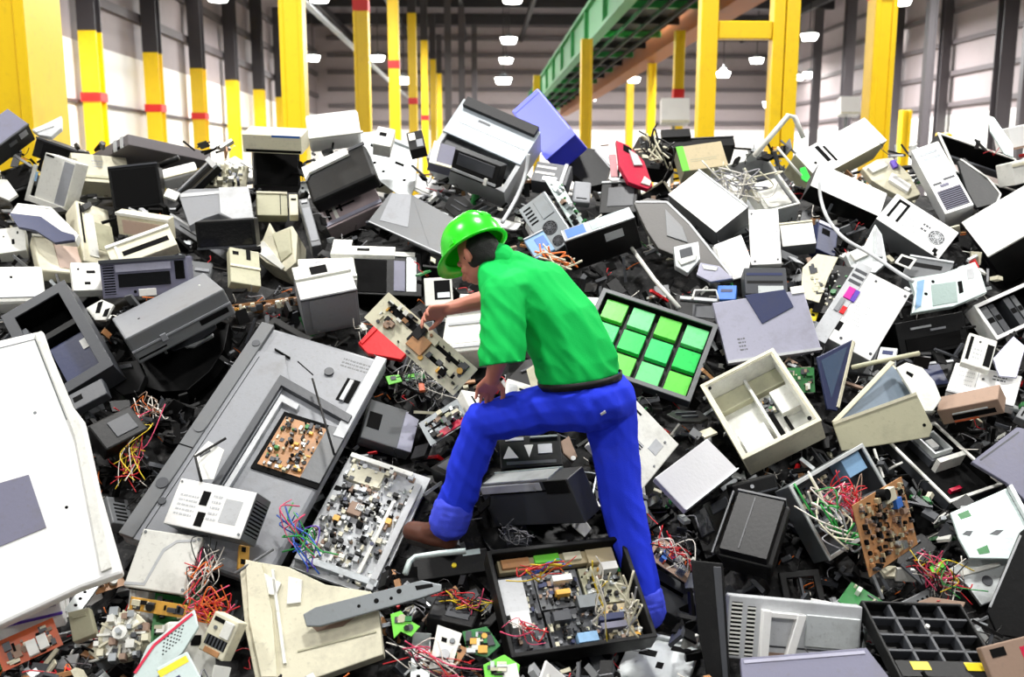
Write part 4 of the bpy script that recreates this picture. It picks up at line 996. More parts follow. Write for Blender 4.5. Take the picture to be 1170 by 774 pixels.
bx('flat_sheet', 'long grey-green board standing behind the violet ports', 'panel', (978, 388), (1006, 392), (966, 424), .02, MGREY, [('slot', (.2, .2, .7, .4))], NF)
# ---- centre behind the worker
bx('storage_bin', 'white storage bin behind the reaching forearm', 'bin', (510, 357), (556, 352), (502, 404), .18, WHITE, [('lip', (-.03, .0, 1.03, .08), BRIGHT), ('ridge', (.12, .3, .95, .36), LGREY), ('ridge', (.1, .86, .96, .92), LGREY), ('panel', (.12, .4, .95, .8), BRIGHT, 'f', .003)], (-.1, .35, .93), bev=.012)
plate('plastic_tray', 'bright red plastic tray poking out below the held board', 'tray', [(409, 392), (428, 371), (440, 378), (464, 404), (458, 411), (420, 404)], .03, RED, [('ridge', [(411, 391), (428, 374), (431, 377), (414, 394)], RED, .008)], (0, .5, .86), off=-.08)
bx('plastic_case', 'grey desktop unit with a white top and a square front', 'case', (343, 343), (408, 330), (350, 385), .24, GREY, [('panel', (.14, .06, .96, .9), GREY, 'f', .006), ('ridge', (.0, .0, 1, .04), DGREY), ('screw', (.2, .85, .26, .92), PAPER), ('screw', (.88, .1, .92, .16), DGREY), ('slot', (.3, .1, .6, .35), None, 't'), ('lip', (.0, .4, 1, .46), WHITE, 't')], pT=(341, 308), top=WHITE, off=-.06)
bx('inkjet_printer', 'white printer top with a long slot above the grey desktop unit', 'printer', (340, 296), (404, 294), (343, 322), .14, WHITE, [('slot', (.3, .16, .8, .24), GREY), ('lip', (.0, .8, 1, .92), WHITE), ('vent', (.05, .4, .2, .75), DGREY)], (0, .7, .7), off=-.02)
board('strip_board', 'copper strip board crowded with parts above the black housing', 'circuit board', (240, 352), (346, 338), (242, 362), COPPER, 50, (0, .6, .8), pal=[CREAM, BLACK, COPPER, WHITE, BROWN, DGREY], hmax=.04, off=-.06)
bx('slim_case', 'white desk frame piece with a dark bay behind the worker face', 'case', (484, 318), (516, 316), (486, 350), .1, WHITE, [('slot', (.35, .12, .92, .8)), ('panel', (.45, .55, .9, .75), STEEL)], (0, .3, .95), off=.05)
wires('wire_tangle', 'dark wires and green chips below the held board', 'wires', (445, 420), (510, 450), 16, 22, [WIRES[4], WIRES[6], WIRES[1], WIRES[4]], off=0)
plate('circuit_fragment', 'green chip board in the dark gap under the held board', 'circuit board', [(462, 428), (484, 424), (486, 432), (464, 436)], .004, GREEN, [('chip', [(466, 428), (474, 427), (474, 431), (467, 432)], LIME, .004)], NF, off=-.05)
plate('circuit_fragment', 'olive chip board beside the television back corner', 'circuit board', [(440, 430), (456, 428), (460, 436), (444, 440)], .004, LIME, [('chip', [(446, 431), (452, 430), (453, 434), (447, 435)], DGREY, .004)], NF, off=-.05)
plate('plastic_plug', 'little orange cap under the held board', 'cap', [(478, 438), (484, 436), (486, 446), (479, 447)], .02, ORANGE, (), NF, off=-.05)
# ---- left middle band
bx('video_recorder', 'grey slab-like video recorder with a scuffed pale top', 'video recorder', (127, 364), (233, 311), (139, 389), .15, GREY, [('ridge', (.0, .5, 1, .56), GREY, 'b'), ('panel', (.28, .42, .34, .66), GREY, 'b', .012), ('slot', (.66, .62, .95, .8), None, 'b'), ('screw', (.85, .4, .87, .5), PAPER), ('screw', (.2, .5, .22, .6), DGREY), ('slot', (.02, .8, .3, .86), HOLLOW_BLACK, 'b')], (.1, .88, .46), sides=MGREY, off=-.12, bev=.01, wn=.8)  # lit top put into the colour: paler grey than the sides
openbox('television_cabinet', 'empty dark grey television cabinet without its tube', 'television cabinet', (2, 362), (73, 321), (55, 462), .16, DGREY, inner=HOLLOW_BLACK, wall=.03, hint=(.1, .5, .86), rim=.05, rim_m=DGREY, off=-.1, feats=[('bar', (.2, .3, .85, .36), BLACK, 'i', .09), ('panel', (.3, .42, .9, .9), NAVY, 'i', .06), ('label', (.72, .5, .86, .6), PAPER, 'i', .064), ('bar', (.1, .15, .18, .95), GREY, 'i', .1)])
bx('speaker_bar', 'long dark grey plastic bar under the television cabinet', 'bar', (66, 458), (116, 432), (72, 476), .05, DGREY, [('slot', (.3, .3, .5, .6))], (0, .5, .86))
plate('torn_housing', 'torn black plastic housing with a pale frayed edge', 'housing', [(155, 404), (190, 400), (224, 384), (248, 366), (262, 370), (256, 400), (240, 424), (214, 446), (184, 448), (158, 440)], .1, BLACK, [('edge', [(186, 398), (222, 384), (246, 368), (248, 376), (226, 392), (200, 402)], DGREY, .012), ('ridge', [(186, 396), (188, 395), (192, 404), (189, 405)], LGREY, .016), ('edge', [(212, 398), (236, 388), (244, 382), (244, 386), (222, 398)], LGREY, .014)], (0, .5, .86), off=-.03)
plate('torn_housing', 'ragged black plastic flap under the torn black housing', 'housing', [(118, 416), (158, 412), (166, 430), (158, 448), (140, 452), (124, 440)], .05, BLACK, [('ridge', [(124, 420), (150, 416), (152, 420), (126, 425)], DGREY, .008)], (0, .4, .9), off=.0)
bx('stereo_unit', 'purple-grey stereo front with a wide black display', 'stereo', (113, 300), (212, 293), (118, 342), .14, PGREY, [('window', (.2, .36, .8, .72)), ('vent', (.03, .1, .16, .9), PGREY), ('ridge', (.18, .1, .82, .3), LILAC), ('panel', (.42, .8, .62, 1.0), PAPER), ('slot', (.86, .1, .97, .6), HOLLOW_BLACK), ('lip', (.0, -.05, 1, .05), DGREY), ('screw', (.36, .82, .4, .9), HOLLOW_BLACK)], (0, .35, .93), off=-.02)
bx('radio_case', 'grey rounded radio casing beside the stereo front', 'radio', (212, 296), (244, 300), (206, 326), .1, MGREY, [('slot', (.1, .2, .3, .5)), ('ridge', (.4, .3, .9, .4), GREY)], (.1, .5, .86), bev=.015)
plate('metal_bracket', 'bent white bracket against the television cabinet', 'bracket', [(98, 352), (116, 342), (130, 348), (120, 366), (108, 366)], .02, WHITE, [('slot', [(112, 346), (118, 344), (114, 358), (109, 358)], HOLLOW_BLACK, .001), ('slot', [(120, 354), (126, 352), (122, 362), (117, 362)], HOLLOW_BLACK, .001)], (0, .5, .86), off=-.04)
bx('plastic_case', 'white sheet casing with holes beside the stereo front', 'case', (80, 300), (114, 300), (84, 332), .06, WHITE, [('slot', (.5, .3, .8, .4)), ('screw', (.2, .2, .28, .3), HOLLOW_BLACK), ('slot', (.4, .7, .6, .8))], (0, .5, .86))
bx('printer_cover', 'large white curved cover at the edge under the printer lip', 'cover', (-30, 304), (48, 303), (-26, 346), .12, WHITE, [('ridge', (.0, .85, 1, .9), LGREY), ('slot', (.5, .3, .54, .36), HOLLOW_BLACK)], (.1, .6, .8), bev=.02)
bx('black_module', 'black angular module behind the television cabinet corner', 'module', (78, 336), (98, 320), (86, 352), .08, BLACK, [('ridge', (.1, .1, .9, .2), DGREY)], NF)
# ---- left upper band
plate('printer_hood', 'white printer hood with a dark underside lip', 'printer', [(10, 246), (20, 232), (58, 236), (90, 268), (86, 276), (66, 274), (50, 256), (30, 252)], .05, WHITE, [('lip', [(12, 246), (48, 250), (72, 267), (86, 271), (86, 277), (64, 280), (42, 266), (22, 262)], NAVY, .02), ('trim_line', [(20, 234), (57, 238), (88, 268)], BRIGHT, .004, .01)], (0, .6, .8), off=-.14)
bx('inkjet_printer', 'cream printer base with a dark curved paper lip', 'printer', (36, 268), (86, 274), (46, 308), .08, CREAM, [('panel', (.45, .1, .98, .9), mat('pinkish_cream', (.80, .70, .64), .5, dirt=.35), 'f', .004), ('ridge', (.0, .0, 1, .06), WHITE)], (0, .5, .86), off=.0, bev=.012)
bx('plastic_case', 'white broken case with tiny holes below the printer hood', 'case', (-4, 262), (28, 258), (-2, 290), .08, WHITE, [('screw', (.2, .3, .26, .4), HOLLOW_BLACK), ('slot', (.5, .5, .6, .7)), ('slot', (.7, .2, .76, .3))], NF)
bx('upright_printer', 'cream upright printer with a dark rubber handle', 'printer', (86, 228), (124, 240), (96, 298), .14, CREAM, [('slot', (.08, .05, .14, .7)), ('panel', (.5, .3, 1.0, .75), OLIVE, 'f', .004), ('handle', ((.1, .12), (.36, .02), (.42, .08), (.16, .2)), RUBBER, 'f', .03), ('screw', (.76, .82, .84, .9), HOLLOW_BLACK), ('ridge', (.2, .2, .46, .9), WHITE)], (-.1, .4, .9), off=-.05, bev=.012)
bx('printer_tray', 'long cream paper tray jutting from behind the upright printer', 'tray', (132, 242), (192, 251), (136, 268), .06, CREAM, [('panel', (.1, .3, .95, .9), mat('pinkish_cream', (.80, .70, .64), .5), 'f', .003), ('ridge', (.0, .0, 1, .12), WHITE)], (0, .5, .86), off=.0)
bx('fax_cover', 'cream cover with a long black paper slot', 'cover', (120, 283), (192, 257), (130, 306), .08, CREAM, [('slot', (.2, .45, .92, .68), HOLLOW_BLACK), ('lip', (.0, .0, 1, .14), WHITE), ('ridge', (.12, .1, .16, .95), WHITE)], (.0, .55, .83), off=-.04)
plate('monitor_shell', 'silver monitor shell folded over a dark screen', 'monitor', [(204, 222), (216, 216), (284, 214), (292, 258), (272, 254), (250, 244), (232, 250), (216, 258)], .05, GREY, [('ridge', [(206, 222), (282, 216), (283, 219), (207, 226)], LGREY, .004), ('fold', [(250, 215), (284, 214), (291, 257), (272, 254), (252, 244)], LGREY, .006)], (0, .7, .7), off=-.14)
bx('monitor', 'black monitor screen under the silver shell', 'monitor', (222, 254), (290, 250), (226, 286), .12, BLACK, [('window', (.06, .1, .94, .9)), ('ridge', (.0, .93, 1, 1), DGREY)], (0, .2, .98), off=-.02)
bx('worn_casing', 'worn grey casing slab sloping under the silver monitor shell', 'case', (196, 244), (262, 286), (190, 254), .12, GREY, [('ridge', (.0, .0, 1, .2), LGREY), ('slot', (.2, .5, .6, .6))], (-.2, .4, .9), off=-.03)
bx('adapter_case', 'cream casing with a broken cutout under the black monitor', 'case', (262, 282), (296, 288), (264, 322), .06, OLIVE, [('slot', (.55, .0, .7, .3)), ('slot', (.1, .1, .3, .2)), ('ridge', (.0, .5, 1, .56), CREAM)], (0, .5, .86))
bx('monitor_box', 'black square box standing against the pale printer', 'monitor', (122, 191), (180, 185), (130, 241), .16, BLACK, [('ridge', (.02, .0, .98, .04), DGREY), ('panel', (.06, .1, .94, .94), HOLLOW_BLACK, 'f', .003)], (0, .15, .98), off=-.05, bev=.008)
bx('laser_printer', 'white laser printer on its side with a grey grille strip', 'printer', (52, 174), (87, 186), (38, 229), .12, WHITE, [('panel', (.66, .05, .98, .98), GREY, 'f', .003), ('dots', (.68, .08, .96, .95), MGREY, 'f', .004, (4, 12)), ('lip', (-.12, .92, 1, 1.04), WHITE), ('lip', (-.22, .3, -.12, 1.05), WHITE), ('label', (-.2, .42, -.06, .62), SKYBLUE), ('slot', (-.1, .1, .0, .4)), ('slot', (.05, .02, .3, .06), HOLLOW_BLACK)], (-.2, .35, .9), off=-.04)
bx('pale_printer', 'flat cream printer between the laser printer and the black box', 'printer', (80, 174), (144, 180), (86, 206), .14, CREAM, [('rows', (.35, .2, .55, .5), LGREY, 'f', .001, 3), ('ridge', (.0, .8, 1, .88), OLIVE)], (0, .5, .86), off=.02)
bx('tube_monitor', 'brownish-grey tube monitor behind the flat cream printer', 'monitor', (102, 178), (146, 153), (110, 186), .16, mat('brown_grey', (.42, .40, .41), .5), [('ridge', (.65, .0, .72, 1), LGREY), ('ridge', (.82, .0, .88, 1), LGREY), ('slot', (.6, .7, .9, .95), HOLLOW_BLACK)], pT=(168, 172), off=.02)
bx('tower_case', 'slate-grey computer tower tipped at the upper edge', 'computer', (-10, 172), (32, 141), (0, 190), .3, BLACK, [('slot', (.7, .2, .9, .5), GREY), ('ridge', (.0, .0, 1, .06), DGREY), ('panel', (.4, .3, .6, .5), DGREY)], (.1, .2, .97), top=PGREY, off=-.1, pT=(-26, 156))
bx('plastic_case', 'black angular case beside the slate-grey tower', 'case', (42, 156), (88, 172), (36, 178), .18, BLACK, [('ridge', (.0, .0, 1, .1), DGREY), ('panel', (.2, .2, .8, .9), HOLLOW_BLACK)], (.1, .3, .95))
plate('foil_scrap', 'pale crumpled strip on the black case beneath the big yellow column', 'sheet', [(36, 148), (54, 140), (70, 132), (70, 146), (58, 156), (44, 154)], .03, LGREY, [('ridge', [(40, 149), (60, 141), (62, 145), (42, 152)], BRIGHT, .01)], NF, off=.05)
bx('plastic_case', 'black hollow case under the slate-grey tower', 'case', (0, 196), (34, 184), (6, 224), .16, BLACK, [('panel', (.1, .1, .9, .9), HOLLOW_BLACK)], NF)
plate('plastic_flap', 'white torn flap at the edge under the black hollow case', 'flap', [(-6, 204), (8, 205), (20, 222), (10, 229), (-6, 222)], .02, WHITE, (), NF, off=-.05)
bx('printer_rail', 'long black printer carriage rail pointing upward', 'rail', (196, 222), (240, 180), (204, 232), .05, BLACK, [('ridge', (.0, .2, 1, .35), GREY), ('slot', (.1, .5, .9, .8)), ('bar', (.9, .0, 1, 1), LGREY)], (0, .5, .86), off=-.08)
bx('white_cover', 'white rounded cover behind the black carriage rail', 'cover', (182, 194), (222, 184), (186, 206), .1, BRIGHT, [('ridge', (.0, .85, 1, .95), CREAM)], (0, .6, .8), bev=.015)
board('parts_mechanism', 'cream mechanism frame full of small parts behind the monitor shell', 'mechanism', (236, 186), (284, 190), (232, 212), CREAM, 60, (0, .6, .8), pal=[CREAM, WHITE, OLIVE, BLACK, GREY], hmax=.05, T=.04)
tube('plastic_stick', 'black plastic stick lying above the black square box', 'stick', [(180, 190), (194, 184), (204, 180)], .02, BLACK, off=-.02, smooth=False)
# ---- centre upper band
bx('carton', 'cream carton box with an open dark slit at the skyline', 'carton', (276, 153), (344, 156), (278, 174), .2, CREAM, [('slot', (.05, .8, .98, .95), HOLLOW_BLACK), ('label', (.5, .0, .98, .12), BLUE)], (0, .3, .95))
bx('printer_shell', 'black printer shell with scuffed rim below the cream carton', 'printer', (289, 166), (342, 168), (291, 212), .16, BLACK, [('ridge', (.0, .0, 1, .05), DGREY), ('label', (.45, .64, .52, .7), LGREY), ('panel', (.05, .15, .95, .98), HOLLOW_BLACK, 'f', .003)], (0, .15, .98), off=-.08)
bx('scanner_shell', 'black curved scanner shell with a white guide bar', 'scanner', (345, 196), (416, 164), (356, 232), .12, BLACK, [('bar', ((.02, -.05), (.7, -.05), (.74, .16), (.1, .2), (.02, .34)), BRIGHT, 'f', .02), ('ridge', (.74, -.04, 1.0, .04), DGREY)], (0, .45, .9), off=-.12, bev=.02)
bx('card_reader', 'pinkish-grey rack unit with red and white slots', 'rack', (358, 226), (420, 198), (374, 262), .12, mat('pinkish_grey', (.62, .56, .57), .5, dirt=.4), [('slot', (.08, .2, .14, .8), HOLLOW_BLACK), ('panel', (.2, .1, .26, .85), WHITE), ('slot', (.32, .2, .36, .7)), ('panel', (.42, .1, .62, .5), mat('dull_red', (.62, .35, .34), .5)), ('vent', (.66, .1, .96, .5), GREY), ('ridge', (.0, .86, 1, .95), LILAC), ('slot', (.1, .55, .6, .6))], (-.1, .5, .86), off=-.06)
bx('slim_module', 'tall grey narrow module beside the rack unit', 'module', (341, 228), (352, 226), (356, 282), .12, MGREY, [('ridge', (.2, .05, .8, .1), LGREY), ('panel', (.1, .2, .9, .9), GREY)], (-.2, .4, .9), off=-.02)
bx('adapter_box', 'olive-cream box standing under the black printer shell', 'box', (293, 219), (328, 220), (294, 246), .1, OLIVE, [('slot', (.75, .1, .78, .95), BLACK), ('ridge', (.0, .0, 1, .08), CREAM)], (0, .35, .93))
bx('small_adapter', 'narrow cream block beside the olive-cream box', 'block', (330, 222), (340, 222), (331, 246), .08, CREAM, [('slot', (.2, .2, .8, .3))], (0, .35, .93))
plate('tube_monitor_funnel', 'cream funnel back of a tube monitor lying on its side', 'monitor', [(288, 286), (300, 274), (308, 254), (314, 266), (334, 258), (340, 268), (338, 300), (326, 310), (304, 300)], .16, CREAM, [('ridge', [(290, 286), (302, 276), (326, 306), (322, 309)], WHITE, .01), ('ridge', [(312, 268), (332, 262), (334, 290), (322, 300)], OLIVE, .012)], (-.15, .5, .86), off=-.06)
plate('hinged_cover', 'large mid-grey hinged lid tilted before the black gap', 'lid', [(421, 252), (446, 220), (470, 222), (520, 250), (508, 292), (490, 286)], .02, MGREY, [('groove', [(472, 224), (492, 284)], MGREY, .002, .006), ('trim_line', [(421, 253), (508, 292)], LGREY, .003, .008), ('ridge', [(448, 221), (470, 223), (466, 260), (434, 252)], GREY, .002)], (.0, .6, .8), off=-.02)
bx('glossy_box', 'black glossy box below the mid-grey lid', 'printer', (402, 286), (482, 290), (404, 336), .16, BLACK, [('panel', (.6, .2, .76, .9), PGREY), ('panel', (.78, .1, .92, .9), PALEMET), ('ridge', (.0, .0, .9, .1), WHITE), ('panel', (.02, .2, .5, .95), HOLLOW_BLACK)], (0, .2, .98), off=.0)
bx('white_bracket', 'white rail bracket across the black glossy box', 'bracket', (380, 280), (452, 282), (382, 290), .03, WHITE, [('panel', (.0, -.6, .3, .2), WHITE), ('slot', (.4, .3, .6, .6))], NF, off=-.12)
plate('chassis_plate', 'white punched chassis plate with a stepped edge', 'plate', [(404, 152), (428, 150), (478, 170), (474, 214), (466, 230), (446, 216), (424, 198), (416, 172)], .012, PALEMET, [('slot', [(424, 164), (432, 168), (431, 171), (423, 167)], HOLLOW_BLACK, .001), ('slot', [(452, 184), (462, 188), (461, 191), (451, 187)], HOLLOW_BLACK, .001), ('hole', [(428, 186), (430, 186)], HOLLOW_BLACK, .001), ('hole', [(438, 196), (440, 196)], HOLLOW_BLACK, .001), ('hole', [(462, 206), (464, 206)], HOLLOW_BLACK, .001), ('lip', [(430, 152), (478, 171), (477, 174), (429, 155)], STEEL, .02), ('hole', [(440, 176), (442, 176)], HOLLOW_BLACK, .001)], (0, .55, .83), off=-.03)
bx('white_unit', 'clean white rounded box at the skyline before the yellow columns', 'box', (348, 131), (408, 124), (352, 160), .18, BRIGHT, [('lip', (.0, .92, 1.04, 1.0), WHITE), ('slot', (-.02, .86, .02, .9), BLUE)], (.1, .3, .95), bev=.02)
bx('white_unit', 'small white block leaning behind the punched chassis plate', 'box', (432, 144), (452, 148), (426, 164), .1, WHITE, [('slot', (.2, .3, .6, .5))], NF)
bx('motor_module', 'dark hinge module above the punched chassis plate', 'module', (464, 152), (482, 148), (468, 172), .08, BLACK, [('panel', (.1, .1, .5, .5), WHITE), ('slot', (.5, .5, .9, .9), GREY)], NF)
bx('control_module', 'grey and white control box clipped to the tilted copier', 'control box', (496, 161), (521, 168), (490, 186), .08, PGREY, [('panel', (.0, .0, .3, 1), WHITE, 'f', .006), ('dots', (.04, .1, .26, .9), HOLLOW_BLACK, 'f', .007, (2, 3)), ('ridge', (.3, .9, 1, 1), CREAM)], (-.2, .5, .85), off=-.22)
bx('toner_drawer', 'black drawer sliding out of the tilted copier', 'drawer', (520, 170), (572, 190), (514, 196), .1, BLACK, [('ridge', (.0, .8, 1, .9), LGREY), ('bar', (.75, .7, .82, 1), WHITE), ('panel', (.1, .1, .9, .6), DGREY)], (-.1, .4, .9), off=-.2)
openbox('copier', 'big pale grey copier lying tilted with an open paper bay', 'copier', (530, 114), (618, 152), (487, 180), .22, LGREY, inner=LGREY, wall=.03, hint=(-.1, .6, .8), rim=.0, off=-.22, feats=[('panel', (.0, .0, 1, .56), mat('copier_grey', (.70, .74, .77), .4, dirt=.25), 'f', .012), ('bar', (.05, -.02, .97, .12), RUBBER, 'f', .045), ('slot', (.12, .32, .95, .345), DSTEEL, 'f', .014), ('slot', (.3, .2, .45, .23), DGREY, 'f', .014), ('panel', (.42, .62, .98, .96), HOLLOW_BLACK, 'i', .02), ('panel', (.05, .6, .4, .95), DGREY, 'i', .19), ('bar', (.7, .6, .74, .98), LGREY, 'i', .2), ('ridge', (.36, .8, .95, .84), WHITE, 'i', .12)])
tube('copier_edge_rail', 'curved pale edge rail sweeping below the tilted copier', 'rail', [(604, 176), (600, 200), (590, 226), (574, 254)], .012, LGREY, off=-.08)
bx('plastic_bin', 'bright blue-violet plastic bin upside down on the skyline', 'bin', (584, 127), (614, 100), (624, 182), .16, BIN, [('lip', (-.02, .9, 1.0, 1.02), BIN, 'f', .006), ('ridge', (.06, .06, .94, .09), BIN, 'f', .003)], (-.1, .7, .7), sides=mat('bin_shaded_blue', (.24, .27, .86), .45, dirt=.15), off=.1, bev=.012)  # sides are the bin's blue darkened, their shade painted in
bx('tower_case', 'black computer tower on its side with a pale sticker', 'computer', (645, 275), (725, 247), (656, 310), .22, BLACK, [('label', (.54, .22, .8, .46), LGREY), ('ridge', (.0, .0, 1, .04), STEEL), ('label', (.05, .1, .32, .9), BLUE, 't'), ('panel', (.4, .06, .95, .94), mat('tower_top_metal', (.62, .68, .68), .4, .4, dirt=.4), 't', .002), ('screw', (1.0, .2, 1.0, .2))][:5], pT=(642, 262), top=STEEL, off=-.08)
bx('tower_chassis', 'steel computer rear panel with card slots and two fans', 'computer', (592, 240), (622, 218), (626, 294), .1, DSTEEL, [('slot', (.1, .08, .36, .11)), ('slot', (.1, .15, .36, .18)), ('slot', (.1, .22, .36, .25)), ('slot', (.1, .29, .36, .32)), ('slot', (.1, .36, .36, .39)), ('fan', (.2, .48, .85, .72), DGREY), ('fan', (.3, .78, .75, .96), DGREY), ('panel', (.5, .05, .9, .42), DSTEEL, 'f', .005), ('slot', (.55, .1, .85, .2))], (-.1, .4, .9), off=-.08)
board('open_board', 'green main board standing behind the steel rear panel', 'circuit board', (622, 204), (640, 208), (660, 268), TEAL, 30, (.3, .4, .86), pal=[STEEL, GREEN, WHITE, BLACK, LGREY], hmax=.03, coils=2)
bx('clear_tray', 'clear bluish plastic tray at the back of the green shirt', 'tray', (598, 274), (620, 263), (612, 296), .04, SKYBLUE, [('panel', (.4, .2, .9, .7), BLUE, 'f', .002), ('ridge', (.0, .0, 1, .05), LGREY)], (-.1, .5, .86), off=-.1)
wires('wire_tangle', 'orange and cream leads looping behind the green shirt', 'wires', (615, 288), (660, 305), 7, 12, [CREAM, WIRES[8], BROWN, CREAM], off=-.12, r=.005)
bx('slot_rack', 'black and white rack of slots under the blue-violet bin', 'rack', (614, 184), (654, 190), (606, 206), .12, DGREY, [('slot', (.05, .2, .6, .3), WHITE), ('slot', (.05, .5, .6, .6), WHITE), ('bar', (.8, .0, .9, 1.5), LGREY), ('panel', (.3, .7, .7, .9), STEEL)], (0, .4, .9), off=.04)
plate('curved_shell', 'black curved plastic shell beside the slot rack', 'shell', [(642, 180), (660, 168), (680, 170), (698, 190), (692, 210), (672, 214), (654, 198)], .08, BLACK, [('trim_line', [(680, 172), (697, 192)], LGREY, .004, .01)], (0, .5, .86), off=.05)
bx('mouse_shell', 'smooth grey shell below the slot rack', 'shell', (656, 206), (676, 208), (654, 230), .06, GREY, [('slot', (.2, .8, .8, .85))], (0, .5, .86), bev=.015)
plate('crimson_casing', 'crimson plastic panel with silvery parts on the skyline', 'panel', [(704, 160), (718, 166), (736, 184), (746, 212), (740, 216), (718, 208), (708, 190)], .04, PINK, [('bracket', [(718, 172), (728, 178), (734, 190), (724, 190)], PALEMET, .014), ('slot', [(712, 165), (722, 170), (720, 176), (712, 172)], HOLLOW_BLACK, .002), ('bracket', [(736, 202), (744, 208), (742, 213), (732, 210)], WHITE, .01)], (.1, .4, .9), off=-.04)
plate('pale_strip', 'pinkish translucent strip beside the crimson panel', 'strip', [(696, 176), (704, 176), (706, 202), (698, 202)], .01, mat('pinkish_strip', (.85, .6, .62), .3), (), (0, .4, .9))
bx('glossy_case', 'black box with a glossy corner behind the crimson panel', 'case', (688, 208), (730, 206), (684, 244), .14, BLACK, [('panel', (.2, .2, .9, .8), DGREY), ('ridge', (.0, .0, 1, .06), LGREY)], (-.2, .5, .85), off=.06)
bx('tan_box', 'tan box with a yellow-green end on the skyline', 'box', (774, 168), (824, 161), (782, 196), .14, TAN, [('rows', (.2, .55, .8, .7), OLIVE, 'f', .001, 2), ('panel', (-.04, .0, .12, 1), LIME, 'f', .004)], (0, .35, .94), sides=OLIVE)
bx('black_unit', 'black recorder unit behind the tan box', 'case', (756, 160), (838, 156), (758, 170), .2, BLACK, [('panel', (.0, -.8, .4, .1), BLACK, 'f', .03), ('ridge', (.0, .0, 1, .1), DGREY)], (0, .4, .9))
wires('wire_tangle', 'black junk leads between crimson panel and tan box', 'wires', (736, 160), (762, 190), 14, 20, [WIRES[4], WIRES[4], CREAM], off=.05, r=.006)
bx('black_bucket', 'black bucket-like casing between crimson panel and tan box', 'casing', (730, 156), (764, 160), (736, 192), .14, BLACK, [('ridge', (.0, .6, 1, .7), CREAM), ('ridge', (.4, .0, .46, .6), LGREY)], (0, .4, .9), off=.1)
# ---- right upper band
bx('desktop_computer', 'white desktop computer box with a bare lid corner', 'computer', (763, 222), (799, 194), (818, 266), .16, BRIGHT, [('screw', (.5, .1, .56, .16), CREAM), ('ridge', (.96, .0, 1, 1), LGREY), ('frame', (.3, .4, .6, .68), LGREY, 'f', .001, .006)], (-.1, .6, .8), sides=MGREY, off=-.16)  # grey sides put the shade on this white box into the colour
plate('monitor_cover', 'curved dark grey monitor cover beside the white desktop box', 'monitor cover', [(724, 232), (740, 226), (762, 230), (786, 254), (812, 284), (838, 318), (824, 320), (790, 300), (752, 284), (738, 262)], .05, mat('warm_grey', (.34, .33, .32), .5, dirt=.4), [('trim_line', [(726, 231), (762, 231), (788, 256), (836, 316)], LGREY, .004, .012), ('ridge', [(760, 240), (780, 260), (786, 278), (762, 270)], MGREY, .008)], (-.2, .5, .85), off=-.08)
plate('dark_hollow_sheet', 'black triangular hollow above the curved monitor cover', 'flap', [(724, 228), (758, 207), (768, 222), (744, 226)], .03, HOLLOW_BLACK, [('trim_line', [(724, 228), (758, 207), (768, 222)], CREAM, .006, .014)], (-.1, .5, .86), off=.0)  # dark sheet painted in for the shade of an open hollow
plate('motor_bracket', 'crumpled metal bracket under the curved monitor cover', 'bracket', [(770, 282), (798, 276), (800, 296), (786, 312), (772, 304)], .04, PALEMET, [('slot', [(776, 286), (790, 282), (792, 292), (778, 296)], DGREY, .002), ('ridge', [(774, 298), (796, 292), (794, 298), (778, 304)], WHITE, .012)], (0, .5, .86), off=-.1)
tube('white_bar', 'straight white metal bar crossing the dark gap beside the green rack', 'bar', [(722, 284), (748, 320), (776, 352)], .012, WHITE, off=-.05, smooth=False)
openbox('mesh_cage', 'white wire-frame cage of a printer with a beige side', 'printer cage', (800, 196), (874, 178), (836, 252), .14, PALEMET, inner=LGREY, wall=.01, hint=(-.05, .65, .75), rim=.01, rim_m=WHITE, off=-.08, feats=[('bar', (.1, .3, .9, .34), DGREY, 'i', .1), ('bar', (.3, .1, .34, .9), WHITE, 'i', .11), ('bar', (.6, .1, .64, .9), WHITE, 'i', .12), ('panel', (.1, .1, .5, .5), BRIGHT, 'i', .1), ('panel', (.55, .4, .95, .9), WHITE, 'i', .11), ('dots', (.12, .55, .5, .9), HOLLOW_BLACK, 'i', .01, (4, 4)), ('screw', (.7, .5, .76, .56), HOLLOW_BLACK, 'i', .115)])
wires('wire_tangle', 'white wires and bars jumbled over the wire-frame cage', 'wires', (815, 195), (880, 225), 16, 18, [WIRES[1], WIRES[6], CREAM], off=-.1, r=.004)
tube('white_pole', 'white square pole raised above the skyline in an arch', 'pole', [(862, 178), (884, 152), (901, 132), (908, 134), (918, 158)], .017, WHITE, off=-.12, smooth=False)
tube('white_pole', 'thin white leg hanging below the raised arch', 'pole', [(888, 168), (906, 190), (922, 208)], .008, WHITE, off=-.12, smooth=False)
plate('sticker_scrap', 'bright green plastic scrap under the raised arch', 'scrap', [(914, 192), (920, 190), (926, 202), (922, 208), (916, 204)], .012, mat('vivid_green', (.15, .85, .25), .4), (), NF, off=-.12)
bx('tower_case', 'white tower back with slots at one end and a fan at the other', 'computer', (1025, 221), (1096, 266), (1001, 250), .16, BRIGHT, [('slot', (.08, .1, .12, .75)), ('slot', (.22, .1, .26, .75)), ('slot', (.08, .1, .26, .18)), ('rows', (.32, .25, .55, .8), LGREY, 'f', .001, 4), ('fan', (.68, .1, .92, .9), LGREY), ('screw', (.9, .9, .95, 1), HOLLOW_BLACK), ('slot', (.86, .78, .92, .92)), ('rows', (.55, .3, .66, .6), DGREY, 'f', .001, 2)], (0, .6, .8), sides=MGREY, off=-.14)
bx('white_case', 'white slab computer case with a rounded teal line', 'computer', (936, 186), (1014, 221), (926, 212), .14, BRIGHT, [('ridge', ((.72, .0), (.76, .0), (.72, .5), (.78, 1), (.74, 1), (.68, .5)), TEAL, 'f', .003), ('slot', (.9, .1, .93, .2), LGREY)], (-.1, .6, .8), sides=BLACK, off=-.1)
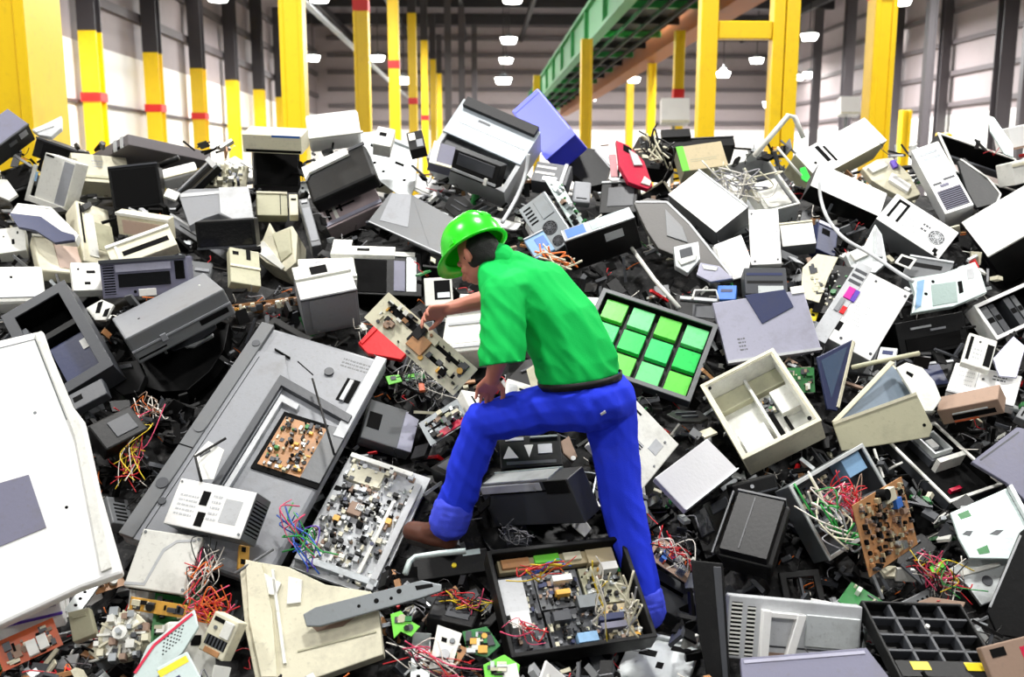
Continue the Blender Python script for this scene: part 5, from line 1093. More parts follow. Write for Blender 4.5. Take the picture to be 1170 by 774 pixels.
bx('white_case', 'white computer case with a dark hinge slot on the skyline', 'computer', (908, 176), (988, 134), (934, 204), .2, BRIGHT, [('slot', (.24, .1, .29, .7)), ('slot', (.32, .2, .35, .8)), ('screw', (.1, .5, .13, .6), HOLLOW_BLACK)], (-.05, .65, .75), sides=OLIVE, off=-.05)
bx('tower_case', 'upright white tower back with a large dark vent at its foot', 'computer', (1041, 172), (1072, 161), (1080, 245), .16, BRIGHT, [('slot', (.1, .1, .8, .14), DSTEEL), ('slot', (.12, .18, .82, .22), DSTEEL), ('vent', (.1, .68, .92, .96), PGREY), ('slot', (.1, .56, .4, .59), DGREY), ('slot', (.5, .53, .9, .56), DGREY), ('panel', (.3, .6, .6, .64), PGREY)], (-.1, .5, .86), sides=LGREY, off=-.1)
openbox('copier_shell', 'black copier frame with white edges and a pinkish drum', 'copier', (1072, 152), (1160, 182), (1092, 196), .16, BLACK, inner=HOLLOW_BLACK, wall=.012, hint=(0, .4, .9), rim=.012, rim_m=WHITE, feats=[('panel', (.1, .55, .8, .95), mat('dusty_pink', (.72, .66, .64), .5), 'i', .1), ('bar', (.05, .3, .9, .36), DGREY, 'i', .1), ('screw', (.3, .65, .36, .75), HOLLOW_BLACK, 'i', .104)])
plate('dark_cover', 'dark angled lid with a white rim below the copier frame', 'lid', [(1094, 184), (1102, 180), (1128, 202), (1144, 222), (1140, 232), (1116, 238), (1104, 216)], .02, BLACK, [('trim_line', [(1097, 182), (1128, 203), (1143, 222), (1139, 232)], WHITE, .004, .012)], (.1, .5, .86), off=-.06)
plate('glass_sheet', 'pale greenish panel leaning against the copier frame', 'panel', [(1130, 132), (1136, 134), (1158, 166), (1158, 180), (1148, 176), (1132, 150)], .012, TEAL, [('trim_line', [(1131, 133), (1156, 166)], WHITE, .003, .008)], (.1, .4, .9), off=-.04)
bx('white_unit', 'white box at the edge of the skyline beyond the copier frame', 'box', (1152, 146), (1190, 138), (1156, 172), .12, BRIGHT, [('ridge', (.0, .9, 1, 1), BROWN)], (0, .5, .86))
bx('white_unit', 'white padded block under the white edge box', 'box', (1156, 186), (1190, 178), (1160, 212), .12, WHITE, [('ridge', (.0, .1, 1, .2), CREAM)], (0, .5, .86))
bx('black_box', 'flat black player beside the white padded block', 'player', (1120, 208), (1172, 200), (1124, 226), .12, BLACK, [('slot', (.2, .3, .8, .5), MGREY), ('label', (.5, .1, .6, .3), LGREY)], (0, .5, .86), off=.04)
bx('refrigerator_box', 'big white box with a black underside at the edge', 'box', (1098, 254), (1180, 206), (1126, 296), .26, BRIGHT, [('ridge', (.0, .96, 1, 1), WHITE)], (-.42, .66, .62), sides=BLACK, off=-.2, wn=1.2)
bx('plastic_case', 'white plate with a dotted pattern beside a flap', 'plate', (855, 240), (889, 238), (858, 303), .04, BRIGHT, [('dots', (.55, .25, .95, .6), PGREY, 'f', .001, (5, 5)), ('screw', (.06, .06, .14, .1), DGREY), ('screw', (.1, .92, .18, .96), DGREY), ('screw', (.85, .9, .92, .95), DGREY)], (-.05, .45, .9), off=-.1)
bx('white_flap', 'white drawer flap beside the dotted plate', 'drawer', (890, 256), (928, 252), (894, 282), .1, WHITE, [('ridge', (.0, .0, 1, .06), CREAM)], (0, .5, .86), sides=MGREY, off=-.04)
bx('navy_module', 'dark navy module under the curved grey cable', 'module', (936, 252), (958, 262), (932, 284), .08, NAVY, [('slot', (.2, .2, .6, .4)), ('ridge', (.0, .0, 1, .1), LILAC)], (0, .5, .86))
tube('cable', 'thick grey cable curving over the gap between white cases', 'cable', [(936, 208), (938, 228), (946, 250), (964, 272), (994, 290), (1030, 314), (1044, 322)], .010, LGREY, off=-.22)
plate('crumpled_bag', 'crumpled pale plastic bag below the thick cable', 'plastic bag', [(966, 290), (988, 280), (1000, 256), (1008, 268), (1014, 300), (1000, 312), (974, 308)], .05, PALEMET, [('ridge', [(970, 292), (990, 284), (994, 292), (976, 300)], WHITE, .02), ('ridge', [(1000, 262), (1006, 272), (1008, 296), (1000, 296)], LGREY, .02)], (0, .5, .86), off=-.04)
plate('crumpled_bag', 'crumpled cream plastic wrap between white slab and tower back', 'plastic bag', [(985, 192), (1002, 182), (1020, 180), (1040, 200), (1052, 222), (1036, 228), (1012, 216), (996, 206)], .05, CREAM, [('ridge', [(990, 194), (1010, 186), (1014, 192), (996, 200)], WHITE, .025), ('ridge', [(1018, 200), (1040, 214), (1036, 222), (1014, 208)], BRIGHT, .025), ('trim', [(1016, 186), (1022, 184), (1026, 192), (1020, 194)], VIOLET, .02)], (0, .5, .86), off=-.02)
bx('black_unit', 'dark box with stacked trays under the dotted plate', 'case', (850, 306), (898, 306), (852, 336), .12, DGREY, [('slot', (.05, .2, .9, .3), NAVY), ('slot', (.05, .5, .9, .6), BLACK), ('panel', (.3, .7, .9, .98), PALEMET)], (0, .4, .9))
plate('silver_fragment', 'silvery pointed panel fragment under the motor bracket', 'fragment', [(800, 300), (822, 304), (838, 318), (812, 322), (796, 314)], .02, LILAC, [('ridge', [(802, 303), (820, 306), (818, 310), (804, 308)], WHITE, .006)], (0, .5, .86), off=-.06)
bx('computer_case', 'grey computer case lying in shade behind the white tower back', 'case', (1040, 292), (1090, 300), (1030, 314), .12, MGREY, [('slot', (.1, .3, .8, .5)), ('ridge', (.0, .0, 1, .08), LGREY)], (0, .5, .86), off=.02)
plate('square_bracket', 'small white square frame near the end of the thick cable', 'frame', [(1022, 300), (1030, 290), (1048, 296), (1040, 308)], .008, WHITE, [('opening', [(1026, 300), (1031, 293), (1044, 297), (1038, 305)], HOLLOW_BLACK, .001)], NF, off=-.1)
plate('metal_bracket', 'steel shielding bracket at the end of the thick cable', 'bracket', [(1040, 302), (1066, 294), (1078, 306), (1062, 312), (1048, 316)], .03, PALEMET, [('slot', [(1050, 304), (1064, 299), (1068, 304), (1054, 309)], DGREY, .001)], NF, off=-.06)
# ---- beyond the crest
for i, (x, y, w_, h_, m, lab) in enumerate([(772, 112, 32, 28, BRIGHT, 'white signboard panel far behind the black recorder unit'), (972, 110, 22, 20, BRIGHT, 'white box far behind the white computer case')]):
    Yd = 24
    o, f_ = bx('far_box', lab, 'box', (x - w_ / 2, y), (x + w_ / 2, y), (x - w_ / 2, y + h_), .3, m, [('ridge', (.0, .9, 1, 1), CREAM)], (0, .05, 1), d=22, push=False)
    bpy.context.view_layer.update()
    c = o.matrix_world.translation
    b = MB(); b.cyl((c.x, c.y), .04, 0, c.z, DSTEEL, 10); b.box((c.x - .25, c.y - .25, 0), (c.x + .25, c.y + .25, .03), DSTEEL)
    q = b.build('stand', o); q.matrix_parent_inverse = o.matrix_world.inverted()
# ================================================================== the worker
SKIN = mat('skin', (.82, .52, .44), .5, dirt=.12, scale=14, bump=.05, grime=(.45, .16, .12), var=0)
SHIRT = mat('green_polo', (.05, .75, .33), .8, spec=.2, dirt=.1, scale=5, bump=.25, fine=260, grime=(.0, .2, .05), var=0)
JEANS = mat('blue_denim', (.15, .24, .90), .8, spec=.2, dirt=.28, scale=6, bump=.4, fine=300, grime=(.06, .07, .35), var=0)
CUFF = mat('faded_denim', (.25, .31, .90), .75, dirt=.3, scale=20, bump=.4, fine=300, grime=(.06, .07, .35), var=0)
HAT = mat('hard_hat_green', (.20, .93, .16), .25, dirt=.1, scale=6, bump=.02, grime=(.02, .3, .02), var=0)
LEATHER = mat('brown_leather', (.36, .20, .14), .55, dirt=.35, scale=14)
SOLE = mat('boot_sole', (.10, .08, .07), .7, dirt=.3)
HAIR = mat('black_hair', (.05, .04, .04), .6, dirt=.1, bump=.8, fine=180, var=0)
BELT = mat('dark_belt', (.05, .045, .045), .5, dirt=.1, spec=.3)

_ico = bmesh.new(); bmesh.ops.create_icosphere(_ico, subdivisions=2, radius=1.0)
ICO = [v.co.copy() for v in _ico.verts]; _ico.free()
class Body:
    def __init__(s): s.bm = bmesh.new()
    def hull(s, pts):
        vs = [s.bm.verts.new(p) for p in pts]
        r = bmesh.ops.convex_hull(s.bm, input=vs)
        junk = [g for g in r['geom_interior'] if isinstance(g, bmesh.types.BMVert)]
        if junk: bmesh.ops.delete(s.bm, geom=list(set(junk)), context='VERTS')
    def cap(s, *cr):                                   # (point, radius) pairs, each neighbour pair hulled
        for (a, ra), (b, rb) in zip(cr, cr[1:]):
            s.hull([a + v * ra for v in ICO] + [b + v * rb for v in ICO])
    def ell(s, *cs):                                   # (centre, 3x3 axes scaled by radii)
        for (a, A), (b, B_) in zip(cs, cs[1:]):
            s.hull([a + A @ v for v in ICO] + [b + B_ @ v for v in ICO])
        if len(cs) == 1:
            s.hull([cs[0][0] + cs[0][1] @ v for v in ICO])
    def make(s, name, m, parent, vox=.008, smooth=6, wrinkle=None):
        me = bpy.data.meshes.new(name + '_src'); s.bm.to_mesh(me); s.bm.free()
        o = bpy.data.objects.new(name + '_src', me); COL.objects.link(o)
        r = o.modifiers.new('r', 'REMESH'); r.mode = 'VOXEL'; r.voxel_size = vox; r.use_smooth_shade = True
        k = o.modifiers.new('s', 'SMOOTH'); k.factor = .5; k.iterations = smooth
        dg = bpy.context.evaluated_depsgraph_get(); dg.update()
        me2 = bpy.data.meshes.new_from_object(o.evaluated_get(dg))
        bpy.data.objects.remove(o); bpy.data.meshes.remove(me)
        me2.name = name
        if wrinkle:
            nn = [v.normal.copy() for v in me2.vertices]
            for v, n in zip(me2.vertices, nn):
                v.co += n * wrinkle(v.co)
        me2.materials.clear(); me2.materials.append(m)
        for p in me2.polygons: p.use_smooth = True
        q = bpy.data.objects.new(name, me2); COL.objects.link(q)
        inv = parent.matrix_world.inverted()
        me2.transform(inv)
        q.parent = parent
        return q
def axes(x, y, z, rx, ry, rz):
    return Matrix(((x[0] * rx, y[0] * ry, z[0] * rz), (x[1] * rx, y[1] * ry, z[1] * rz), (x[2] * rx, y[2] * ry, z[2] * rz)))

MAN = empty('person', Matrix.Translation(P(640, 640, 3.85)))
tag(MAN, 'worker in green shirt, blue jeans and green hard hat bending over the heap', 'person')
LEFT = cdir(-.6, .0, .8)
Jp, Jw, Jm, Jc, Ju = P(672, 452, 3.83), P(660, 414, 3.84), P(638, 368, 3.86), P(608, 330, 3.89), P(588, 311, 3.90)
def tor(c, nx, rs, rf, ra):
    u = nx.normalized(); l = (LEFT - u * LEFT.dot(u)).normalized(); f = l.cross(u)
    return (c, axes(f, l, u, rf, rs, ra))
sp = [Jp, Jw, Jm, Jc, Ju]
up0, up1, up2, up3 = Jw - Jp, Jm - Jw, Jc - Jm, Ju - Jc
# head axes
face = cdir(-.75, 0, -.66); upw = cdir(0, 1, .0)
th = math.radians(30)
HU = (upw * math.cos(th) + face * math.sin(th)).normalized(); HF = (face * math.cos(th) - upw * math.sin(th)).normalized(); HL = HU.cross(HF)
HC = P(545, 291, 3.92)
hp = lambda f, l, u: HC + HF * f + HL * l + HU * u
hx = lambda f, l, u: axes(HF, HL, HU, f, l, u)

def hand(b, wr, D, N, side, curl=(.5, .7, .5), s=1.0):
    """palm and five fingers; D towards the fingertips, N out of the palm's inner face, side = +1 / -1 for the thumb's side"""
    D = D.normalized(); N = (N - D * N.dot(D)).normalized(); X = D.cross(N) * side
    pc = [wr + X * .020 * s, wr - X * .020 * s, wr + D * .085 * s + X * .034 * s, wr + D * .078 * s - X * .034 * s, wr + D * .045 * s + X * .036 * s]
    b.hull([c + v * .0125 * s for c in pc for v in ICO])
    for k, (off, L, ad) in enumerate([(.030, .068, .10), (.010, .076, .03), (-.011, .070, -.04), (-.031, .055, -.12)]):
        p = wr + D * (.084 - .004 * k) * s + X * off * s
        d = (D + X * ad).normalized()
        a = 0
        ch = [(p - d * .02 * s, .0095 * s)]
        ch.append((p, .0098 * s))
        for j, fr in enumerate((.45, .32, .23)):
            a += curl[j] * (1 + .08 * k)
            p = p + (d * math.cos(a) + N * math.sin(a)) * L * fr * s
            ch.append((p, (.0088, .008, .0068)[j] * s))
        b.cap(*ch)
    t0 = wr + D * .02 * s + X * .028 * s
    t1 = t0 + (D * .6 + X * .75 + N * .3).normalized() * .04 * s
    t2 = t1 + (D * .85 + X * .25 + N * .45).normalized() * .032 * s
    t3 = t2 + (D * .9 + N * .5 - X * .1).normalized() * .024 * s
    b.cap((t0, .015 * s), (t1, .0115 * s), (t2, .0105 * s), (t3, .008 * s))

shL, elL, wrL = P(574, 338, 3.72), P(571, 404, 3.64), P(562, 434, 3.74)
shR, elR, wrR = P(614, 320, 4.02), P(578, 338, 4.16), P(512, 353, 4.12)
hipL, knL, anL = P(668, 463, 3.75), P(551, 484, 3.88), P(512, 600, 3.96)
hipR, mdR, knR, anR = P(697, 466, 3.90), P(704, 526, 3.88), P(712, 582, 3.86), P(738, 694, 3.82)
b = Body()
b.ell(tor(Jp, up0, .15, .10, .09), tor(Jw, up0, .135, .095, .08), tor(Jm, up1, .15, .105, .08), tor(Jc, up2, .165, .11, .08), tor(Ju, up3, .12, .075, .05))
b.cap((Ju, .06), (P(570, 304, 3.9), .056), (hp(-.02, 0, -.05), .058))
b.ell((hp(-.01, 0, .01), hx(.094, .074, .10)), (hp(.022, 0, -.05), hx(.062, .056, .06)))
b.ell((hp(.045, 0, -.085), hx(.034, .034, .026)), (hp(.02, 0, -.055), hx(.05, .052, .045)))        # jaw and chin
b.cap((hp(.088, 0, -.018), .010), (hp(.108, 0, -.048), .013)); b.cap((hp(.088, .012, -.05), .009), (hp(.103, 0, -.05), .011)); b.cap((hp(.088, -.012, -.05), .009), (hp(.103, 0, -.05), .011))
b.cap((hp(.076, .034, .0), .012), (hp(.084, .0, .004), .012), (hp(.076, -.034, .0), .012))            # brow
b.cap((hp(.082, .018, -.074), .008), (hp(.09, 0, -.073), .009), (hp(.082, -.018, -.074), .008))        # lips
for s_ in (1, -1):
    b.ell((hp(-.012, .077 * s_, -.022), hx(.018, .010, .032))); b.ell((hp(-.018, .086 * s_, -.016), hx(.014, .007, .027)))   # ears
    b.ell((hp(.05, .048 * s_, -.045), hx(.02, .016, .02)))
b.cap((Jc, .08), (shL, .06), (elL, .043), (wrL, .028))
b.cap((Jc, .08), (shR, .06), (elR, .045), (P(548, 344, 4.14), .042), (wrR, .029))
hand(b, wrL, cdir(-.25, -.45, -.75), cdir(-.1, -.9, .2), -1, (.25, .45, .3))
hand(b, wrR, cdir(-.93, -.22, .25), cdir(-.2, -.75, .6), -1, (.3, .65, .5))
b.cap((Jp, .1), (hipL, .085), (knL, .06), (anL, .042)); b.cap((Jp, .1), (hipR, .085), (knR, .06), (anR, .042))
FD = cdir(-.80, .12, -.58)
def footpts(an, FD): return an + Vector((0, 0, -.055)) - FD * .03, an + Vector((0, 0, -.06)) + FD * .10, an + Vector((0, 0, -.065)) + FD * .17
hL = [q + FD * .03 - Vector((0, 0, .012)) for q in footpts(anL, FD)]; FR = cdir(-.85, -.0, .5); FR.z = -.02; FR.normalize(); hR = footpts(anR, FR)
for an, hh in ((anL, hL), (anR, hR)):
    b.cap((an, .042), (hh[0], .032), (hh[1], .032), (hh[2], .025))
b.make('body', SKIN, MAN, .0055, 3)
def fold(dirs, amp, fq):
    a, c = dirs
    def w(p):
        q = Vector((p.dot(a) * fq, p.dot(c) * fq * .22, p.dot(a.cross(c)) * fq * .3))
        v = .7 * noise.noise(q) + .9 * (.35 - abs(noise.noise(q * 1.3 + Vector((7, 3, 1))))) + .3 * noise.noise(q * 2.6)
        return amp * v
    return w
b = Body()
UB = cdir(-.12, .98, .1)
b.ell(tor(P(662, 431, 3.83), UB, .186, .157, .02), tor(P(659, 412, 3.84), UB, .192, .165, .04), tor(Jm, up1, .185, .155, .08), tor(Jc, up2, .185, .134, .085), tor(Ju, up3, .128, .082, .05))
b.cap((Jc, .12), (Ju, .088), (P(578, 304, 3.9), .066))
b.cap((P(578, 304, 3.9), .066), (P(564, 314, 3.86), .072), (shL, .08))
b.cap((Jc, .11), (shL, .088), (P(575, 372, 3.68), .088), (P(573, 412, 3.64), .094))
b.cap((Jc, .10), (shR, .085), (P(586, 336, 4.13), .075))
fa = (Jc - Jp).normalized()
SH = b.make('shirt', SHIRT, MAN, .007, 4, fold((cdir(.75, .62, .1), cdir(-.6, .7, .4)), .013, 15))
hc, hd = MAN.matrix_world.inverted() @ P(573, 416, 3.64), cdir(.12, -.99, .05)
for v in SH.data.vertices:
    q = v.co - hc; t = q.dot(hd)
    if t > 0 and q.length < .17:
        v.co -= hd * t
b = Body()
b.cap((P(574, 302, 3.9), .074), (P(570, 298, 3.9), .074))
b.make('collar', SHIRT, MAN, .006, 3)
b = Body()
b.ell(tor(P(664, 438, 3.83), UB, .175, .148, .03), tor(P(674, 458, 3.84), UB, .170, .148, .06))
b.cap((P(690, 456, 3.84), .12), (hipL, .108), (P(625, 467, 3.80), .102), (knL, .083), (P(532, 540, 3.92), .083), (anL + (knL - anL).normalized() * .05, .075))
b.cap((P(692, 456, 3.86), .12), (hipR, .108), (mdR, .098), (knR, .087), (P(727, 640, 3.84), .078), (anR, .066))
JN = b.make('jeans', JEANS, MAN, .007, 4, fold((cdir(.8, .55, .1), cdir(-.5, .8, .3)), .012, 13))
for an, kn, r in ((anL + (knL - anL).normalized() * .03, knL, .087), (anR, P(727, 640, 3.84), .080)):
    b = Body(); dd = (kn - an).normalized()
    b.cap((an - dd * .012, r), (an + dd * .035, r - .001))
    b.make('cuff', CUFF, MAN, .007, 3, fold((dd, dd.cross(FD).normalized()), .004, 40))
# belt
u = UB; l_ = (LEFT - u * LEFT.dot(u)).normalized(); f_ = l_.cross(u)
mb = MB(); n = 48; c = P(663, 434, 3.83); inv = MAN.matrix_world.inverted()
vs = []
for i in range(n):
    a = 6.28318 * i / n
    for rr, h in ((0, -.014), (.007, -.014), (.007, .014), (0, .014)):
        vs.append(inv @ (c + f_ * math.cos(a) * (.154 + rr) + l_ * math.sin(a) * (.181 + rr) + u * h))
fs = [(i * 4 + j, i * 4 + (j + 1) % 4, ((i + 1) % n) * 4 + (j + 1) % 4, ((i + 1) % n) * 4 + j) for i in range(n) for j in range(4)]
mb.add(vs, fs, BELT, True)
bo = mb.build('belt', MAN)
def on(obj, px, py):
    r = ray(px, py).normalized(); iv = obj.matrix_world.inverted()
    ok, loc, nrm, _ = obj.ray_cast(iv @ CAM, iv.to_3x3() @ r)
    return (obj.matrix_world @ loc, nrm) if ok else (None, None)
bpy.context.view_layer.update()
def patch(name, obj, px, py, w_, h_, m, rot=0, parent=None, t=.004):
    p, nr = on(obj, px, py)
    if p is None: return
    q = nr.to_track_quat('Z', 'Y').to_matrix().to_4x4()
    mb = MB(); mb.box((-w_ / 2, -h_ / 2, -t), (w_ / 2, h_ / 2, t), m, MAN.matrix_world.inverted() @ Matrix.Translation(p) @ q @ Matrix.Rotation(rot, 4, 'Z'))
    return mb.build(name, parent or MAN, .001, 1)
patch('pocket_tag', JN, 689, 472, .022, .012, PAPER, .6)
patch('belt_clip', bo, 678, 431, .03, .02, PAPER, .1)
patch('belt_clip', bo, 692, 429, .012, .022, STEEL, .1)
# hair and hard hat
b = Body(); b.ell((hp(-.024, 0, -.004), hx(.088, .077, .10))); b.ell((hp(-.056, 0, -.05), hx(.046, .058, .046)))
b.make('hair', HAIR, MAN, .006, 2)
HB = hp(.004, 0, .036)
mb = MB(); nu, nv = 40, 12
vs = []
for j in range(nv + 1):
    t = j / nv * 1.5708
    for i in range(nu):
        a = 6.28318 * i / nu
        vs.append(inv @ (HB + HF * math.cos(a) * max(0, math.cos(t)) ** .8 * .146 + HL * math.sin(a) * max(0, math.cos(t)) ** .8 * .118 + HU * math.sin(t) * .142))
fs = [(j * nu + i, j * nu + (i + 1) % nu, (j + 1) * nu + (i + 1) % nu, (j + 1) * nu + i) for j in range(nv) for i in range(nu)]
mb.add(vs, fs, HAT, True)
hat = mb.build('hard_hat', MAN)
mb = MB(); vs = []
for i in range(nu):
    a = 6.28318 * i / nu
    ex = .012 + .034 * max(0, math.cos(a)) ** 2
    for rr, h in ((-.006, .004), (ex, -.006 - .016 * max(0, math.cos(a)) ** 2), (ex + .002, -.013 - .016 * max(0, math.cos(a)) ** 2), (-.006, -.012)):
        vs.append(inv @ (HB + HF * math.cos(a) * (.146 + rr) + HL * math.sin(a) * (.118 + rr) + HU * h))
fs = [(i * 4 + j, ((i + 1) % nu) * 4 + j, ((i + 1) % nu) * 4 + (j + 1) % 4, i * 4 + (j + 1) % 4) for i in range(nu) for j in range(4)]
mb.add(vs, fs, HAT, True); mb.build('brim', hat)
mb = MB()
for off in (-.022, 0, .022):
    pts = []
    for k in range(13):
        t = math.radians(30 + 120 * k / 12)
        ct = math.cos(t); sg = 1 if ct >= 0 else -1
        pts.append(inv @ (HB + HF * sg * abs(ct) ** .8 * .146 * .99 + HL * off + HU * math.sin(t) * .142 * .985))
    mb.tube(pts, .005, HAT, 6)
mb.build('crown_ridge', hat)
for s_ in (1, -1):
    mb = MB(); c = HB + HL * .119 * s_ + HU * .012
    mb.box((-.016, -.006, -.010), (.016, .006, .012), HAT, inv @ Matrix.Translation(c) @ axes(HF, HL, HU, 1, 1, 1).to_4x4())
    mb.build('strap_lug', hat, .003)
# boots
for an, hh, Fd in ((anL, hL, FD), (anR, hR, FR)):
    b = Body()
    b.cap((an + Vector((0, 0, .02)), .054), (an + Vector((0, 0, -.03)), .052), (hh[0], .042), (hh[1], .050), (hh[2], .044))
    b.cap((an + Vector((0, 0, -.02)) + Fd * .02, .05), (hh[1], .042))
    bt = b.make('boot', LEATHER, MAN, .007, 4)
    q = Fd.copy(); q.z = 0; q.normalize(); sd = Vector((-q.y, q.x, 0))
    c0 = hh[0] + Vector((0, 0, -.036))
    poly = [(-.045, -.026), (-.03, -.036), (.06, -.034), (.14, -.044), (.20, -.036), (.232, -.012), (.232, .012), (.20, .036), (.14, .044), (.06, .034), (-.03, .036), (-.045, .026)]
    M4 = Matrix.Identity(4)
    for i in range(3): M4[i][0], M4[i][1], M4[i][2], M4[i][3] = q[i], sd[i], (0, 0, 1)[i], c0[i]
    mb = MB(); mb.prism(poly, -.012, .012, SOLE, inv @ M4); mb.build('sole', bt, .003)
# ================================================================== what fills the heap
allv, allf = [], []
for h in PLACED:
    k = len(allv); allv += h['vs']; allf += [tuple(k + i for i in f) for f in h['fs']]
ALL = BVHTree.FromPolygons(allv, allf)
def covers(p, far=.8):                     # would this point stand in front of something already placed?
    d = (p - CAM).normalized()
    return ALL.ray_cast(p, d, far)[0] is not None
PLACED.append(hull_of(Matrix.Identity(4), (-3.95, 7.2, 0), (-3.2, 8.0, 5)))
rng = random.Random(11)
HEAP = mat('heap_core', (.06, .06, .065), .8, dirt=.6, scale=9, fine=45, bump=.6, grime=(.2, .19, .18), var=0)
nx, ny, res = 150, 128, .09
vs = []
for j in range(ny):
    for i in range(nx):
        x, y = -6.7 + i * res, .6 + j * res
        n_ = noise.noise(Vector((x * 2.3, y * 2.3, 0))) * .07 + noise.noise(Vector((x * 7, y * 7, 3))) * .05
        z = hz(x, y) - .2 + n_ * (1 if y < 9 else .3)
        v = Vector((x, y, max(z, .004 + max(0, n_ * .3))))
        k = 0
        while k < 9 and v.z > .01 and covers(v, .8):
            v.z = max(.005, v.z - .06); k += 1
        vs.append(v)
grid = [[vs[j * nx + i] for i in range(nx)] for j in range(ny)]
for h in PLACED:
    i0, i1 = int((h['c'].x - h['r'] + 6.7) / res), int((h['c'].x + h['r'] + 6.7) / res) + 1
    j0, j1 = int((h['c'].y - h['r'] - .6) / res), int((h['c'].y + h['r'] - .6) / res) + 1
    for j in range(max(0, j0), min(ny, j1 + 1)):
        for i in range(max(0, i0), min(nx, i1 + 1)):
            v = grid[j][i]; k = 0
            while k < 14 and v.z > .01 and inside(h, v, .05):
                v.z = max(.005, v.z - .04); k += 1
for v in vs:
    if abs(v.x + 3.58) < .55 and abs(v.y - 7.6) < .55: v.z = -.02
b = MB()
b.add(vs, [(j * nx + i, j * nx + i + 1, (j + 1) * nx + i + 1, (j + 1) * nx + i) for j in range(ny - 1) for i in range(nx - 1)], HEAP)
heap = b.build('scrap_heap')
tag(heap, 'dark packed core of broken electronics under all the loose pieces', 'scrap heap', None, 'stuff')

